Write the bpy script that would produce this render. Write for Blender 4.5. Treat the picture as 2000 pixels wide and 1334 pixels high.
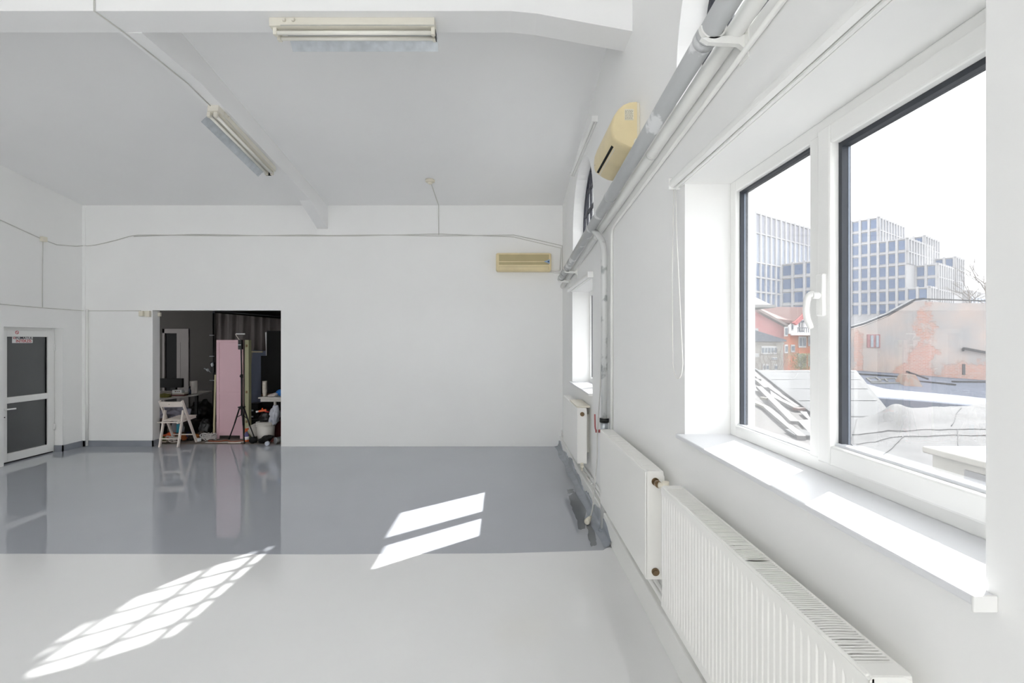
import bpy, bmesh, math, random
from mathutils import Vector, Matrix

random.seed(7)
scene = bpy.context.scene
for o in list(bpy.data.objects):
    bpy.data.objects.remove(o, do_unlink=True)
COL = scene.collection

# ------------------------------------------------------------------ camera, sky, sun, exposure
FPX, CX, CY, CAMH = 950.0, 985.0, 665.0, 1.78
cam_d = bpy.data.cameras.new('camera')
cam_d.sensor_width = 36.0
cam_d.lens = FPX * 36.0 / 2000.0
cam_d.shift_x = (1000.0 - CX) / 2000.0
cam_d.shift_y = (CY - 667.0) / 2000.0
cam_d.clip_start = 0.05
cam_d.clip_end = 600.0
cam = bpy.data.objects.new('camera', cam_d)
cam.location = (0, 0, CAMH)
cam.rotation_euler = (math.pi / 2, 0, 0)
COL.objects.link(cam)
scene.camera = cam

world = bpy.data.worlds.new('sky')
scene.world = world
world.use_nodes = True
bgn = world.node_tree.nodes['Background']
bgn.inputs['Color'].default_value = (0.975, 0.985, 1.0, 1)
bgn.inputs['Strength'].default_value = 1.9
scene.cycles.max_bounces = 24
scene.cycles.diffuse_bounces = 14
scene.cycles.glossy_bounces = 6
scene.cycles.transparent_max_bounces = 16

SUN_K, SUN_M = 0.81, 1.02            # the light runs along (-1, -K, -M)
sun_d = bpy.data.lights.new('sun', 'SUN')
sun_d.energy = 11.0
sun_d.angle = math.radians(0.55)
sun_d.color = (1.0, 0.98, 0.95)
sun = bpy.data.objects.new('sun', sun_d)
sun.rotation_euler = Vector((1, SUN_K, SUN_M)).to_track_quat('Z', 'Y').to_euler()
sun.location = (20, 16, 20)
COL.objects.link(sun)

scene.view_settings.view_transform = 'Standard'
scene.view_settings.look = 'None'
scene.view_settings.exposure = 1.39
scene.view_settings.gamma = 1.0
scene.view_settings.use_curve_mapping = False

# ------------------------------------------------------------------ materials
def lin(c):
    def f(v):
        v /= 255.0
        return v / 12.92 if v <= 0.04045 else ((v + 0.055) / 1.055) ** 2.4
    return (f(c[0]), f(c[1]), f(c[2]), 1.0)

MATS = {}
def mat(name, rgb, rough=0.6, metal=0.0, var=0.0, vscale=4.0, bump=0.0, bscale=30.0,
        coat=0.0, spec=0.5, rgb2=None, thr=(0.45, 0.6), sheen=0.0):
    if name in MATS:
        return MATS[name]
    m = bpy.data.materials.new(name)
    m.use_nodes = True
    nt = m.node_tree
    b = nt.nodes['Principled BSDF']
    col = lin(rgb)
    b.inputs['Roughness'].default_value = rough
    b.inputs['Metallic'].default_value = metal
    b.inputs['Specular IOR Level'].default_value = spec
    b.inputs['Coat Weight'].default_value = coat
    b.inputs['Coat Roughness'].default_value = 0.05
    tc = nt.nodes.new('ShaderNodeTexCoord')
    nz = nt.nodes.new('ShaderNodeTexNoise')
    nz.inputs['Scale'].default_value = vscale
    nz.inputs['Detail'].default_value = 5.0
    nt.links.new(tc.outputs['Object'], nz.inputs['Vector'])
    cr = nt.nodes.new('ShaderNodeValToRGB')
    if rgb2 is not None:
        c2 = lin(rgb2)
        cr.color_ramp.elements[0].position = thr[0]
        cr.color_ramp.elements[1].position = thr[1]
        cr.color_ramp.elements[0].color = col
        cr.color_ramp.elements[1].color = c2
    else:
        v = var if var > 0 else 0.015
        cr.color_ramp.elements[0].position = 0.3
        cr.color_ramp.elements[1].position = 0.7
        cr.color_ramp.elements[0].color = tuple(max(0, x * (1 - v)) for x in col[:3]) + (1,)
        cr.color_ramp.elements[1].color = tuple(min(1, x * (1 + v)) for x in col[:3]) + (1,)
    nt.links.new(nz.outputs['Fac'], cr.inputs['Fac'])
    nt.links.new(cr.outputs['Color'], b.inputs['Base Color'])
    if bump > 0:
        n2 = nt.nodes.new('ShaderNodeTexNoise')
        n2.inputs['Scale'].default_value = bscale
        n2.inputs['Detail'].default_value = 3.0
        nt.links.new(tc.outputs['Object'], n2.inputs['Vector'])
        bp = nt.nodes.new('ShaderNodeBump')
        bp.inputs['Strength'].default_value = bump
        bp.inputs['Distance'].default_value = 0.01
        nt.links.new(n2.outputs['Fac'], bp.inputs['Height'])
        nt.links.new(bp.outputs['Normal'], b.inputs['Normal'])
    MATS[name] = m
    return m

def glass_mat(name, dirt=0.03, tint=(0.80, 0.81, 0.815)):
    m = bpy.data.materials.new(name)
    m.use_nodes = True
    nt = m.node_tree
    nt.nodes.clear()
    out = nt.nodes.new('ShaderNodeOutputMaterial')
    tr = nt.nodes.new('ShaderNodeBsdfTransparent')
    tr.inputs['Color'].default_value = tint + (1,)
    gl = nt.nodes.new('ShaderNodeBsdfGlossy')
    gl.inputs['Roughness'].default_value = 0.0
    fr = nt.nodes.new('ShaderNodeFresnel')
    fr.inputs['IOR'].default_value = 1.45
    mu = nt.nodes.new('ShaderNodeMath'); mu.operation = 'MULTIPLY'
    mu.inputs[1].default_value = 0.3
    nt.links.new(fr.outputs['Fac'], mu.inputs[0])
    m1 = nt.nodes.new('ShaderNodeMixShader')
    nt.links.new(mu.outputs[0], m1.inputs['Fac'])
    nt.links.new(tr.outputs['BSDF'], m1.inputs[1])
    nt.links.new(gl.outputs['BSDF'], m1.inputs[2])
    tl = nt.nodes.new('ShaderNodeBsdfTranslucent')
    tl.inputs['Color'].default_value = (0.95, 0.96, 1.0, 1)
    m2 = nt.nodes.new('ShaderNodeMixShader')
    tc = nt.nodes.new('ShaderNodeTexCoord')
    nz = nt.nodes.new('ShaderNodeTexNoise')
    nz.inputs['Scale'].default_value = 3.0
    nz.inputs['Detail'].default_value = 6.0
    nt.links.new(tc.outputs['Object'], nz.inputs['Vector'])
    mr = nt.nodes.new('ShaderNodeMapRange')
    mr.inputs['From Min'].default_value = 0.3
    mr.inputs['From Max'].default_value = 0.75
    mr.inputs['To Min'].default_value = dirt * 0.5
    mr.inputs['To Max'].default_value = dirt * 1.5
    nt.links.new(nz.outputs['Fac'], mr.inputs['Value'])
    nt.links.new(mr.outputs['Result'], m2.inputs['Fac'])
    nt.links.new(m1.outputs['Shader'], m2.inputs[1])
    nt.links.new(tl.outputs['BSDF'], m2.inputs[2])
    nt.links.new(m2.outputs['Shader'], out.inputs['Surface'])
    MATS[name] = m
    return m

WALL = mat('white wall paint', (241, 241, 240), 0.75, var=0.012, vscale=1.2, bump=0.05, bscale=18)
CEIL = mat('white ceiling paint', (240, 240, 240), 0.85, var=0.015, vscale=0.8)
TRIMW = mat('white trim paint', (238, 238, 235), 0.5, var=0.012, vscale=3)
PVC = mat('white pvc', (240, 240, 238), 0.3, var=0.01, vscale=2)
RADW = mat('radiator enamel', (243, 242, 238), 0.28, var=0.01, vscale=2)
GASKET = mat('dark rubber gasket', (52, 56, 64), 0.5, var=0.1)
ALU = mat('aluminium spacer', (120, 128, 140), 0.3, metal=0.7)
CREAM = mat('yellowed plastic', (226, 210, 168), 0.4, var=0.06, vscale=5)
CREAM2 = mat('pale cream plastic', (228, 222, 206), 0.4, var=0.05, vscale=5)
CREAMD = mat('yellowed mesh plastic', (186, 172, 130), 0.6, var=0.05, vscale=5)
BLACK = mat('black plastic', (20, 20, 22), 0.5, var=0.2)
BLACKM = mat('matt black', (14, 14, 15), 0.8, var=0.2)
CABLE = mat('white cable', (206, 205, 200), 0.5, var=0.03)
GALV = mat('galvanised zinc with paint splashes', (186, 188, 189), 0.42, metal=0.25, rgb2=(226, 227, 228),
           thr=(0.60, 0.64), vscale=5.0, bump=0.12, bscale=60)
GALV2 = mat('galvanised sheet', (190, 195, 200), 0.32, metal=0.75, var=0.12, vscale=14)
BRONZE = mat('bronze fitting', (140, 118, 92), 0.35, metal=0.8, var=0.1)
DARKM = mat('dark window metal', (46, 48, 58), 0.5, var=0.1)
GLASS = glass_mat('window glass', 0.014)
GLASS_ARCH = glass_mat('arch glass', 0.02)
REDP = mat('red lever paint', (172, 92, 92), 0.45)

def floor_mat(name, rgb, rough, bump, bscale, stain=None):
    m = mat(name, rgb, rough, var=0.03, vscale=0.7, bump=bump, bscale=bscale, spec=0.75)
    return m

GREYF = floor_mat('grey epoxy floor', (176, 179, 186), 0.02, 0.006, 9.0)
WHITEF = floor_mat('white epoxy floor', (238, 238, 238), 0.12, 0.012, 6.0)
GREYUP = mat('grey epoxy upstand', (140, 146, 155), 0.12, var=0.10, vscale=6, bump=0.25, bscale=14)
GREYBASE = mat('grey painted skirting', (140, 144, 152), 0.25, var=0.05, vscale=6)

# ------------------------------------------------------------------ mesh helpers
def new():
    return bmesh.new()

def box(bm, x0, x1, y0, y1, z0, z1, bev=0.0):
    vs = [bm.verts.new(p) for p in ((x0, y0, z0), (x1, y0, z0), (x1, y1, z0), (x0, y1, z0),
                                    (x0, y0, z1), (x1, y0, z1), (x1, y1, z1), (x0, y1, z1))]
    fs = [(0, 3, 2, 1), (4, 5, 6, 7), (0, 1, 5, 4), (1, 2, 6, 5), (2, 3, 7, 6), (3, 0, 4, 7)]
    faces = [bm.faces.new([vs[i] for i in f]) for f in fs]
    if bev > 0:
        ed = set()
        for f in faces:
            ed.update(f.edges)
        bmesh.ops.bevel(bm, geom=list(ed), offset=bev, segments=2, profile=0.5, affect='EDGES', clamp_overlap=True)
    return vs

def obox(bm, c, size, rot=None, bev=0.0):
    """a box of the given size turned by a matrix or euler about its centre c"""
    h = Vector(size) * 0.5
    b2 = bmesh.new()
    box(b2, -h.x, h.x, -h.y, h.y, -h.z, h.z, bev)
    M = Matrix.Translation(Vector(c))
    if rot is not None:
        if not isinstance(rot, Matrix):
            from mathutils import Euler
            rot = Euler(rot).to_matrix()
        M = M @ rot.to_4x4()
    b2.transform(M)
    tmp = bpy.data.meshes.new('tmp')
    b2.to_mesh(tmp); b2.free()
    bm.from_mesh(tmp)
    bpy.data.meshes.remove(tmp)

def bar(bm, p0, p1, w, h, up=(0, 0, 1), bev=0.0):
    """a square bar from p0 to p1, w across and h along up"""
    p0, p1 = Vector(p0), Vector(p1)
    d = (p1 - p0)
    L = d.length
    d.normalize()
    u = Vector(up)
    s = d.cross(u)
    if s.length < 1e-5:
        s = d.cross(Vector((1, 0, 0)))
    s.normalize()
    u = s.cross(d)
    R = Matrix((d, s, u)).transposed()
    obox(bm, (p0 + p1) / 2, (L, w, h), R, bev)

def cyl(bm, p0, p1, r0, r1=None, n=16, caps=True):
    if r1 is None:
        r1 = r0
    p0, p1 = Vector(p0), Vector(p1)
    d = (p1 - p0).normalized()
    a = d.orthogonal().normalized()
    b = d.cross(a)
    r = []
    for p, rr in ((p0, r0), (p1, r1)):
        r.append([bm.verts.new(p + a * rr * math.cos(2 * math.pi * i / n) + b * rr * math.sin(2 * math.pi * i / n)) for i in range(n)])
    for i in range(n):
        j = (i + 1) % n
        f = bm.faces.new((r[0][i], r[0][j], r[1][j], r[1][i])); f.smooth = True
    if caps:
        bm.faces.new(list(reversed(r[0])))
        bm.faces.new(r[1])

def tube(bm, pts, r, n=8, caps=True):
    pts = [Vector(p) for p in pts]
    rings = []
    prev = None
    for k, p in enumerate(pts):
        if k == 0:
            d = pts[1] - p
        elif k == len(pts) - 1:
            d = p - pts[k - 1]
        else:
            d = (pts[k + 1] - p).normalized() + (p - pts[k - 1]).normalized()
        if d.length < 1e-9:
            d = pts[k] - pts[k - 1]
        d.normalize()
        if prev is None:
            a = d.orthogonal().normalized()
        else:
            a = prev - d * prev.dot(d)
            if a.length < 1e-6:
                a = d.orthogonal()
            a.normalize()
        prev = a
        b = d.cross(a)
        rr = r[k] if isinstance(r, (list, tuple)) else r
        rings.append([bm.verts.new(p + a * rr * math.cos(2 * math.pi * i / n) + b * rr * math.sin(2 * math.pi * i / n)) for i in range(n)])
    for k in range(len(rings) - 1):
        for i in range(n):
            j = (i + 1) % n
            f = bm.faces.new((rings[k][i], rings[k][j], rings[k + 1][j], rings[k + 1][i])); f.smooth = True
    if caps:
        bm.faces.new(list(reversed(rings[0])))
        bm.faces.new(rings[-1])

def spline(pts, k=6):
    """Catmull-Rom through the points"""
    P = [Vector(p) for p in pts]
    out = []
    for i in range(len(P) - 1):
        p0 = P[max(i - 1, 0)]; p1 = P[i]; p2 = P[i + 1]; p3 = P[min(i + 2, len(P) - 1)]
        for s in range(k):
            t = s / k
            out.append(0.5 * ((2 * p1) + (p2 - p0) * t + (2 * p0 - 5 * p1 + 4 * p2 - p3) * t * t + (3 * p1 - p0 - 3 * p2 + p3) * t ** 3))
    out.append(P[-1])
    return out

def prism(bm, poly, axis, a, b, smooth=False):
    """extrude a 2D polygon along an axis from a to b; poly in the other two axes, in x, y, z order"""
    def mk(p, t):
        if axis == 'X': return (t, p[0], p[1])
        if axis == 'Y': return (p[0], t, p[1])
        return (p[0], p[1], t)
    A = [bm.verts.new(mk(p, a)) for p in poly]
    B = [bm.verts.new(mk(p, b)) for p in poly]
    n = len(poly)
    fs = []
    for i in range(n):
        j = (i + 1) % n
        f = bm.faces.new((A[i], A[j], B[j], B[i])); f.smooth = smooth
        fs.append(f)
    fs.append(bm.faces.new(list(reversed(A))))
    fs.append(bm.faces.new(B))
    bmesh.ops.recalc_face_normals(bm, faces=fs)

def lathe(bm, prof, c, n=24, axis='Z', smooth=True):
    c = Vector(c)
    rings = []
    for (r, z) in prof:
        ring = []
        for i in range(n):
            t = 2 * math.pi * i / n
            if axis == 'Z': v = Vector((r * math.cos(t), r * math.sin(t), z))
            elif axis == 'Y': v = Vector((r * math.cos(t), z, r * math.sin(t)))
            else: v = Vector((z, r * math.cos(t), r * math.sin(t)))
            ring.append(bm.verts.new(c + v))
        rings.append(ring)
    fs = []
    for k in range(len(rings) - 1):
        for i in range(n):
            j = (i + 1) % n
            f = bm.faces.new((rings[k][i], rings[k][j], rings[k + 1][j], rings[k + 1][i])); f.smooth = smooth
            fs.append(f)
    fs.append(bm.faces.new(list(reversed(rings[0]))))
    fs.append(bm.faces.new(rings[-1]))
    bmesh.ops.recalc_face_normals(bm, faces=fs)

def blob(bm, c, size, seed=0, rough=0.25, sub=3, rot=None):
    """a lumpy soft shape"""
    b2 = bmesh.new()
    bmesh.ops.create_icosphere(b2, subdivisions=sub, radius=1.0)
    from mathutils import noise
    for v in b2.verts:
        k = noise.noise(v.co * 1.7 + Vector((seed * 3.1, seed, 0))) + 0.5 * noise.noise(v.co * 4.1 + Vector((seed, 0, seed * 2)))
        v.co *= 1 + rough * k
        v.co = Vector((v.co.x * size[0], v.co.y * size[1], v.co.z * size[2]))
    M = Matrix.Translation(Vector(c))
    if rot:
        from mathutils import Euler
        M = M @ Euler(rot).to_matrix().to_4x4()
    b2.transform(M)
    for f in b2.faces: f.smooth = True
    tmp = bpy.data.meshes.new('tmp'); b2.to_mesh(tmp); b2.free(); bm.from_mesh(tmp); bpy.data.meshes.remove(tmp)

WLOC = {}
def thing(name, loc, label, cat, group=None, kind=None):
    o = bpy.data.objects.new(name, None)
    o.empty_display_size = 0.1
    o.location = loc
    COL.objects.link(o)
    WLOC[o.name] = Vector(loc)
    o['label'] = label
    if kind:
        o['kind'] = kind
    else:
        o['category'] = cat
    if group: o['group'] = group
    return o

def part(name, bm, m, parent=None, label=None, smooth=False, kind=None):
    """link a bmesh (in world coordinates) as one mesh object"""
    off = WLOC[parent.name] if parent is not None else Vector((0, 0, 0))
    bmesh.ops.recalc_face_normals(bm, faces=bm.faces[:])
    if off.length > 0:
        bmesh.ops.translate(bm, verts=bm.verts[:], vec=-off)
    me = bpy.data.meshes.new(name)
    if smooth:
        for f in bm.faces: f.smooth = True
    bm.to_mesh(me); bm.free()
    me.materials.append(m)
    o = bpy.data.objects.new(name, me)
    COL.objects.link(o)
    if parent is not None:
        o.parent = parent
    WLOC[o.name] = off
    if label: o['label'] = label
    if kind: o['kind'] = kind
    return o

def single(name, bm, m, label, cat, group=None, smooth=False, kind=None):
    """a thing that is one mesh, origin at its base centre"""
    zs = [v.co.z for v in bm.verts]
    xs = [v.co.x for v in bm.verts]
    ys = [v.co.y for v in bm.verts]
    base = Vector(((min(xs) + max(xs)) / 2, (min(ys) + max(ys)) / 2, min(zs)))
    bmesh.ops.recalc_face_normals(bm, faces=bm.faces[:])
    bmesh.ops.translate(bm, verts=bm.verts[:], vec=-base)
    me = bpy.data.meshes.new(name)
    if smooth:
        for f in bm.faces: f.smooth = True
    bm.to_mesh(me); bm.free()
    me.materials.append(m)
    o = bpy.data.objects.new(name, me)
    o.location = base
    COL.objects.link(o)
    WLOC[o.name] = base
    o['label'] = label
    if kind:
        o['kind'] = kind
    if kind != 'structure':
        o['category'] = cat
    if group: o['group'] = group
    return o

def struct(name, bm, m, label):
    return single(name, bm, m, label, '', kind='structure')

def at(px, py, Y):
    """the point of the place seen at a pixel of the photograph, at distance Y along the hall"""
    return Vector(((px - CX) * Y / FPX, Y, CAMH - (py - CY) * Y / FPX))

# ------------------------------------------------------------------ the hall
XR, XO = 0.98, 1.36            # right wall: inner and outer face
XF = 1.225                     # inner face of the window frames
XL = -7.08                     # left wall
YB, YBT = 8.17, 8.34           # back wall: front and rear face
YREAR = -9.5
RIDGE_Y = -0.06
SLOPE = 0.1505
ZC_B = 4.05
def zceil(y):
    return ZC_B + SLOPE * (YB - y) if y >= RIDGE_Y else ZC_B + SLOPE * (YB - RIDGE_Y) - SLOPE * (RIDGE_Y - y)

# floors
GREY_Y = 4.06
bm = new()
box(bm, XL - 0.3, XO, YREAR - 0.3, GREY_Y, -0.2, 0.0)
struct('floor', bm, WHITEF, 'glossy white painted floor in the near half of the hall')
bm = new()
vs = [(XL - 0.3, GREY_Y), (-4.2, GREY_Y), (-1.5, GREY_Y - 0.012), (0.0, GREY_Y + 0.01), (0.6, GREY_Y + 0.05), (0.84, GREY_Y + 0.07), (0.92, GREY_Y + 0.16), (XO, GREY_Y + 0.16), (XO, YBT), (XL - 0.3, YBT)]
prism(bm, vs, 'Z', -0.2, 0.0005)
struct('floor', bm, GREYF, 'glossy grey epoxy floor in the far half of the hall')
bm = new()
box(bm, -1.6, XO, GREY_Y, GREY_Y + 0.3, -0.2, -0.0005)
part('floor_edge', bm, WHITEF, bpy.data.objects['floor'])

# dark floor reflections beside the plinth, painted as glossy patches
REFLDARK = mat('dark wet paint', (122, 125, 130), 0.03, var=0.08, vscale=3, spec=0.75)
def fl(px, py):
    Y = FPX * CAMH / (py - CY)
    return ((px - CX) * Y / FPX, Y)
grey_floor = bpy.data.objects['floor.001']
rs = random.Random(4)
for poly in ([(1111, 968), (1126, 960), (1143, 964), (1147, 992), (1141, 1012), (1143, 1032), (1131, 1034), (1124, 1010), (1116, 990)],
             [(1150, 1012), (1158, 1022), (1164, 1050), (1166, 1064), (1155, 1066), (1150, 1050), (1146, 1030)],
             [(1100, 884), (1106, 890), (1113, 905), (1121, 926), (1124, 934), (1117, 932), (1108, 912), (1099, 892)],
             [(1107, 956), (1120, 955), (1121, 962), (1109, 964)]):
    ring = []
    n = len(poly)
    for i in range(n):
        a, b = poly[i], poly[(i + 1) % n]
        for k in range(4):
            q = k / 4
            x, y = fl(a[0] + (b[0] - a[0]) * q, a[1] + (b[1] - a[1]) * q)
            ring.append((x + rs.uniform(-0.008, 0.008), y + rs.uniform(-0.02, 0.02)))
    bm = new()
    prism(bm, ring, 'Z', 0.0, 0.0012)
    part('paint_patch', bm, REFLDARK, grey_floor)

# right wall with its window and arch openings
ARCH_R = 0.80
ARCH_SPRING, ARCH_SILL = 3.27, 3.04
BAYS = [(5.41, 7.0, 1.19, 2.48, 6.15), (0.99, 2.64, 1.27, 2.63, 1.97), (-3.1, -1.45, 1.27, 2.63, -2.27), (-7.3, -5.65, 1.27, 2.63, -6.47)]  # the last two bays are added behind the camera to bring in fill daylight
bm = new()
ZTOP = 5.6
edges = sorted(BAYS)
cur = YREAR - 0.3
for (ya, yb, z0, z1, yc) in edges:
    a0, a1 = min(ya, yc - ARCH_R), max(yb, yc + ARCH_R)
    box(bm, XR, XO, cur, a0, -0.2, ZTOP)
    box(bm, XR, XO, a0, a1, -0.2, z0)                       # below the window
    if ya > a0: box(bm, XR, XO, a0, ya, z0, z1)
    if yb < a1: box(bm, XR, XO, yb, a1, z0, z1)
    box(bm, XR, XO, a0, a1, z1, ARCH_SILL)                  # between window and arch
    if yc - ARCH_R > a0 + 1e-4: box(bm, XR, XO, a0, yc - ARCH_R, ARCH_SILL, ZTOP)
    if yc + ARCH_R < a1 - 1e-4: box(bm, XR, XO, yc + ARCH_R, a1, ARCH_SILL, ZTOP)
    n = 28
    for i in range(n):
        t0, t1 = math.pi - math.pi * i / n, math.pi - math.pi * (i + 1) / n
        p = [(yc + ARCH_R * math.cos(t0), ARCH_SPRING + ARCH_R * math.sin(t0)),
             (yc + ARCH_R * math.cos(t1), ARCH_SPRING + ARCH_R * math.sin(t1)),
             (yc + ARCH_R * math.cos(t1), ZTOP), (yc + ARCH_R * math.cos(t0), ZTOP)]
        prism(bm, p, 'X', XR, XO)
    cur = a1
box(bm, XR, XO, cur, YBT, -0.2, ZTOP)
wall_right = struct('wall_right', bm, WALL, 'white right wall with windows and arched openings')

# left wall with the door recess
bm = new()
DY0, DY1, DZ = 6.88, 7.80, 1.975
box(bm, XL - 0.14, XL, YREAR - 0.3, DY0, -0.2, ZTOP)
box(bm, XL - 0.14, XL, DY0, DY1, DZ, ZTOP)
box(bm, XL - 0.14, XL, DY1, YBT, -0.2, ZTOP)
box(bm, XL - 0.45, XL - 0.22, YREAR - 0.3, YBT, -0.2, ZTOP)
struct('wall_left', bm, WALL, 'white left wall with a recessed glazed door')

# back wall with the dark doorway
OX0, OX1, OZ = -5.907, -3.752, 2.287
bm = new()
box(bm, XL - 0.14, OX0, YB, YBT, -0.2, ZTOP)
box(bm, OX0, OX1, YB, YBT, OZ, ZTOP)
box(bm, OX1, XO, YB, YBT, -0.2, ZTOP)
struct('wall_back', bm, WALL, 'white back wall with a dark open doorway')

# rear wall behind the camera: tall windows added to let in fill daylight
bm = new()
RW = [(-6.7, -4.45), (-4.15, -1.9), (-1.6, 0.65)]
cur = XL - 0.14
for (a, b) in RW:
    box(bm, cur, a, YREAR - 0.3, YREAR, -0.2, ZTOP)
    box(bm, a, b, YREAR - 0.3, YREAR, -0.2, 0.4)
    box(bm, a, b, YREAR - 0.3, YREAR, 2.95, ZTOP)
    cur = b
box(bm, cur, XO, YREAR - 0.3, YREAR, -0.2, ZTOP)
struct('wall_rear', bm, WALL, 'white rear wall with tall windows behind the camera')
for k, (a, b) in enumerate(RW):
    bm = new()
    for i in range(4):
        x = a + (b - a) * i / 3.0
        box(bm, x - 0.025, x + 0.025, YREAR - 0.18, YREAR - 0.12, 0.4, 2.95)
    for i in range(5):
        z = 0.4 + 2.55 * i / 4.0
        box(bm, a, b, YREAR - 0.18, YREAR - 0.12, z - 0.025, z + 0.025)
    struct('window_%d' % (k + 5), bm, TRIMW, 'tall gridded window in the rear wall')

# ceiling: two slopes
bm = new()
prism(bm, [(RIDGE_Y, zceil(RIDGE_Y)), (YBT, zceil(YBT)), (YBT, zceil(YBT) + 0.2), (RIDGE_Y, zceil(RIDGE_Y) + 0.2)], 'X', XL - 0.14, XO)
def rear_slab(bm, x0, x1, y0, y1):
    prism(bm, [(y0, zceil(y0)), (y1, zceil(y1)), (y1, zceil(y1) + 0.2), (y0, zceil(y0) + 0.2)], 'X', x0, x1)
SKY = [(-5.9, -4.4), (-3.4, -1.9)]          # unseen rooflights added in the rear slope to brighten the hall
SKY0, SKY1 = -8.6, -7.0
rear_slab(bm, XL - 0.14, XO, YREAR - 0.3, SKY0)
rear_slab(bm, XL - 0.14, XO, SKY1, RIDGE_Y)
cur = XL - 0.14
for (a, b) in SKY:
    rear_slab(bm, cur, a, SKY0, SKY1)
    cur = b
rear_slab(bm, cur, XO, SKY0, SKY1)
struct('ceiling', bm, CEIL, 'white sloping ceiling falling towards the back wall')

# cross beam with a haunch at the right wall
CB0, CB1, CBZ = 3.72, 3.98, 4.30
bm = new()
prism(bm, [(XL, CBZ), (0.05, CBZ), (0.25, CBZ - 0.02), (XR, CBZ - 0.155), (XR, 4.9), (XL, 4.9)], 'Y', CB0, CB1)
struct('trim_1', bm, CEIL, 'white cross beam under the ceiling with a haunched end')
# long beam with haunches at both ends
LBX0, LBX1 = -3.14, -2.965
bm = new()
def zb(y, d): return zceil(y) - d
prism(bm, [(CB1, CBZ - 0.005), (4.75, zb(4.75, 0.27)), (7.45, zb(7.45, 0.235)), (YB, 3.655), (YB, 4.06), (CB1, zceil(CB1) + 0.02)], 'X', LBX0, LBX1)
struct('trim_2', bm, CEIL, 'white long beam running from the cross beam to the back wall')
# plinth along the right wall
bm = new()
box(bm, 0.92, XR + 0.01, YREAR, YB, 0.0, 0.185, 0.008)
struct('trim_3', bm, TRIMW, 'white plinth at the foot of the right wall')
# grey paint run up the plinth in the far half
bm = new()
N = 70
prevv = None
for i in range(N + 1):
    y = GREY_Y + 0.12 + (YB - GREY_Y - 0.12) * i / N
    h = 0.11 + 0.035 * math.sin(y * 3.1) + 0.02 * math.sin(y * 9.7) + 0.012 * random.uniform(-1, 1)
    if y < 4.35: h *= (y - GREY_Y) / 0.35
    foot = 0.045 + 0.012 * math.sin(y * 7.0)
    ring = [bm.verts.new(p) for p in ((0.92 - foot - 0.03, y, 0.0012), (0.92 - foot * 0.5, y, 0.012), (0.912, y, 0.05), (0.912, y, h), (0.921, y, h + 0.004), (0.921, y, 0.0))]
    if prevv:
        for k in range(5):
            f = bm.faces.new((prevv[k], prevv[k + 1], ring[k + 1], ring[k])); f.smooth = k < 3
    prevv = ring
struct('trim_4', bm, GREYUP, 'uneven grey epoxy upstand at the foot of the right wall')

# grey skirting
bm = new()
box(bm, XL, OX0 + 0.012, YB - 0.012, YB + 0.005, 0, 0.10)
box(bm, OX0 - 0.005, OX0 + 0.012, YB - 0.012, YBT, 0, 0.10)
struct('baseboard_back', bm, GREYBASE, 'grey skirting left of the dark doorway')
bm = new()
box(bm, XL - 0.005, XL + 0.012, DY1 - 0.012, YB, 0, 0.10)
box(bm, XL - 0.13, XL + 0.012, DY1 - 0.012, DY1 + 0.005, 0, 0.10)
struct('baseboard_left', bm, GREYBASE, 'grey skirting beside the glazed door')

# ------------------------------------------------------------------ windows of the right wall
def win_frame(bm, y0, y1, z0, z1, w, xa, xb, bev=0.006):
    box(bm, xa, xb, y0, y0 + w, z0, z1, bev)
    box(bm, xa, xb, y1 - w, y1, z0, z1, bev)
    box(bm, xa, xb, y0 + w - 0.002, y1 - w + 0.002, z0, z0 + w, bev)
    box(bm, xa, xb, y0 + w - 0.002, y1 - w + 0.002, z1 - w, z1, bev)

def gasket_u(bm, y0, y1, z0, z1, w, xa, xb):
    box(bm, xa, xb, y0, y0 + w, z0, z1)
    box(bm, xa, xb, y1 - w, y1, z0, z1)
    box(bm, xa, xb, y0 + w, y1 - w, z1 - w, z1)
BEAD = mat('pale glazing bead', (222, 224, 228), 0.35)

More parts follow.
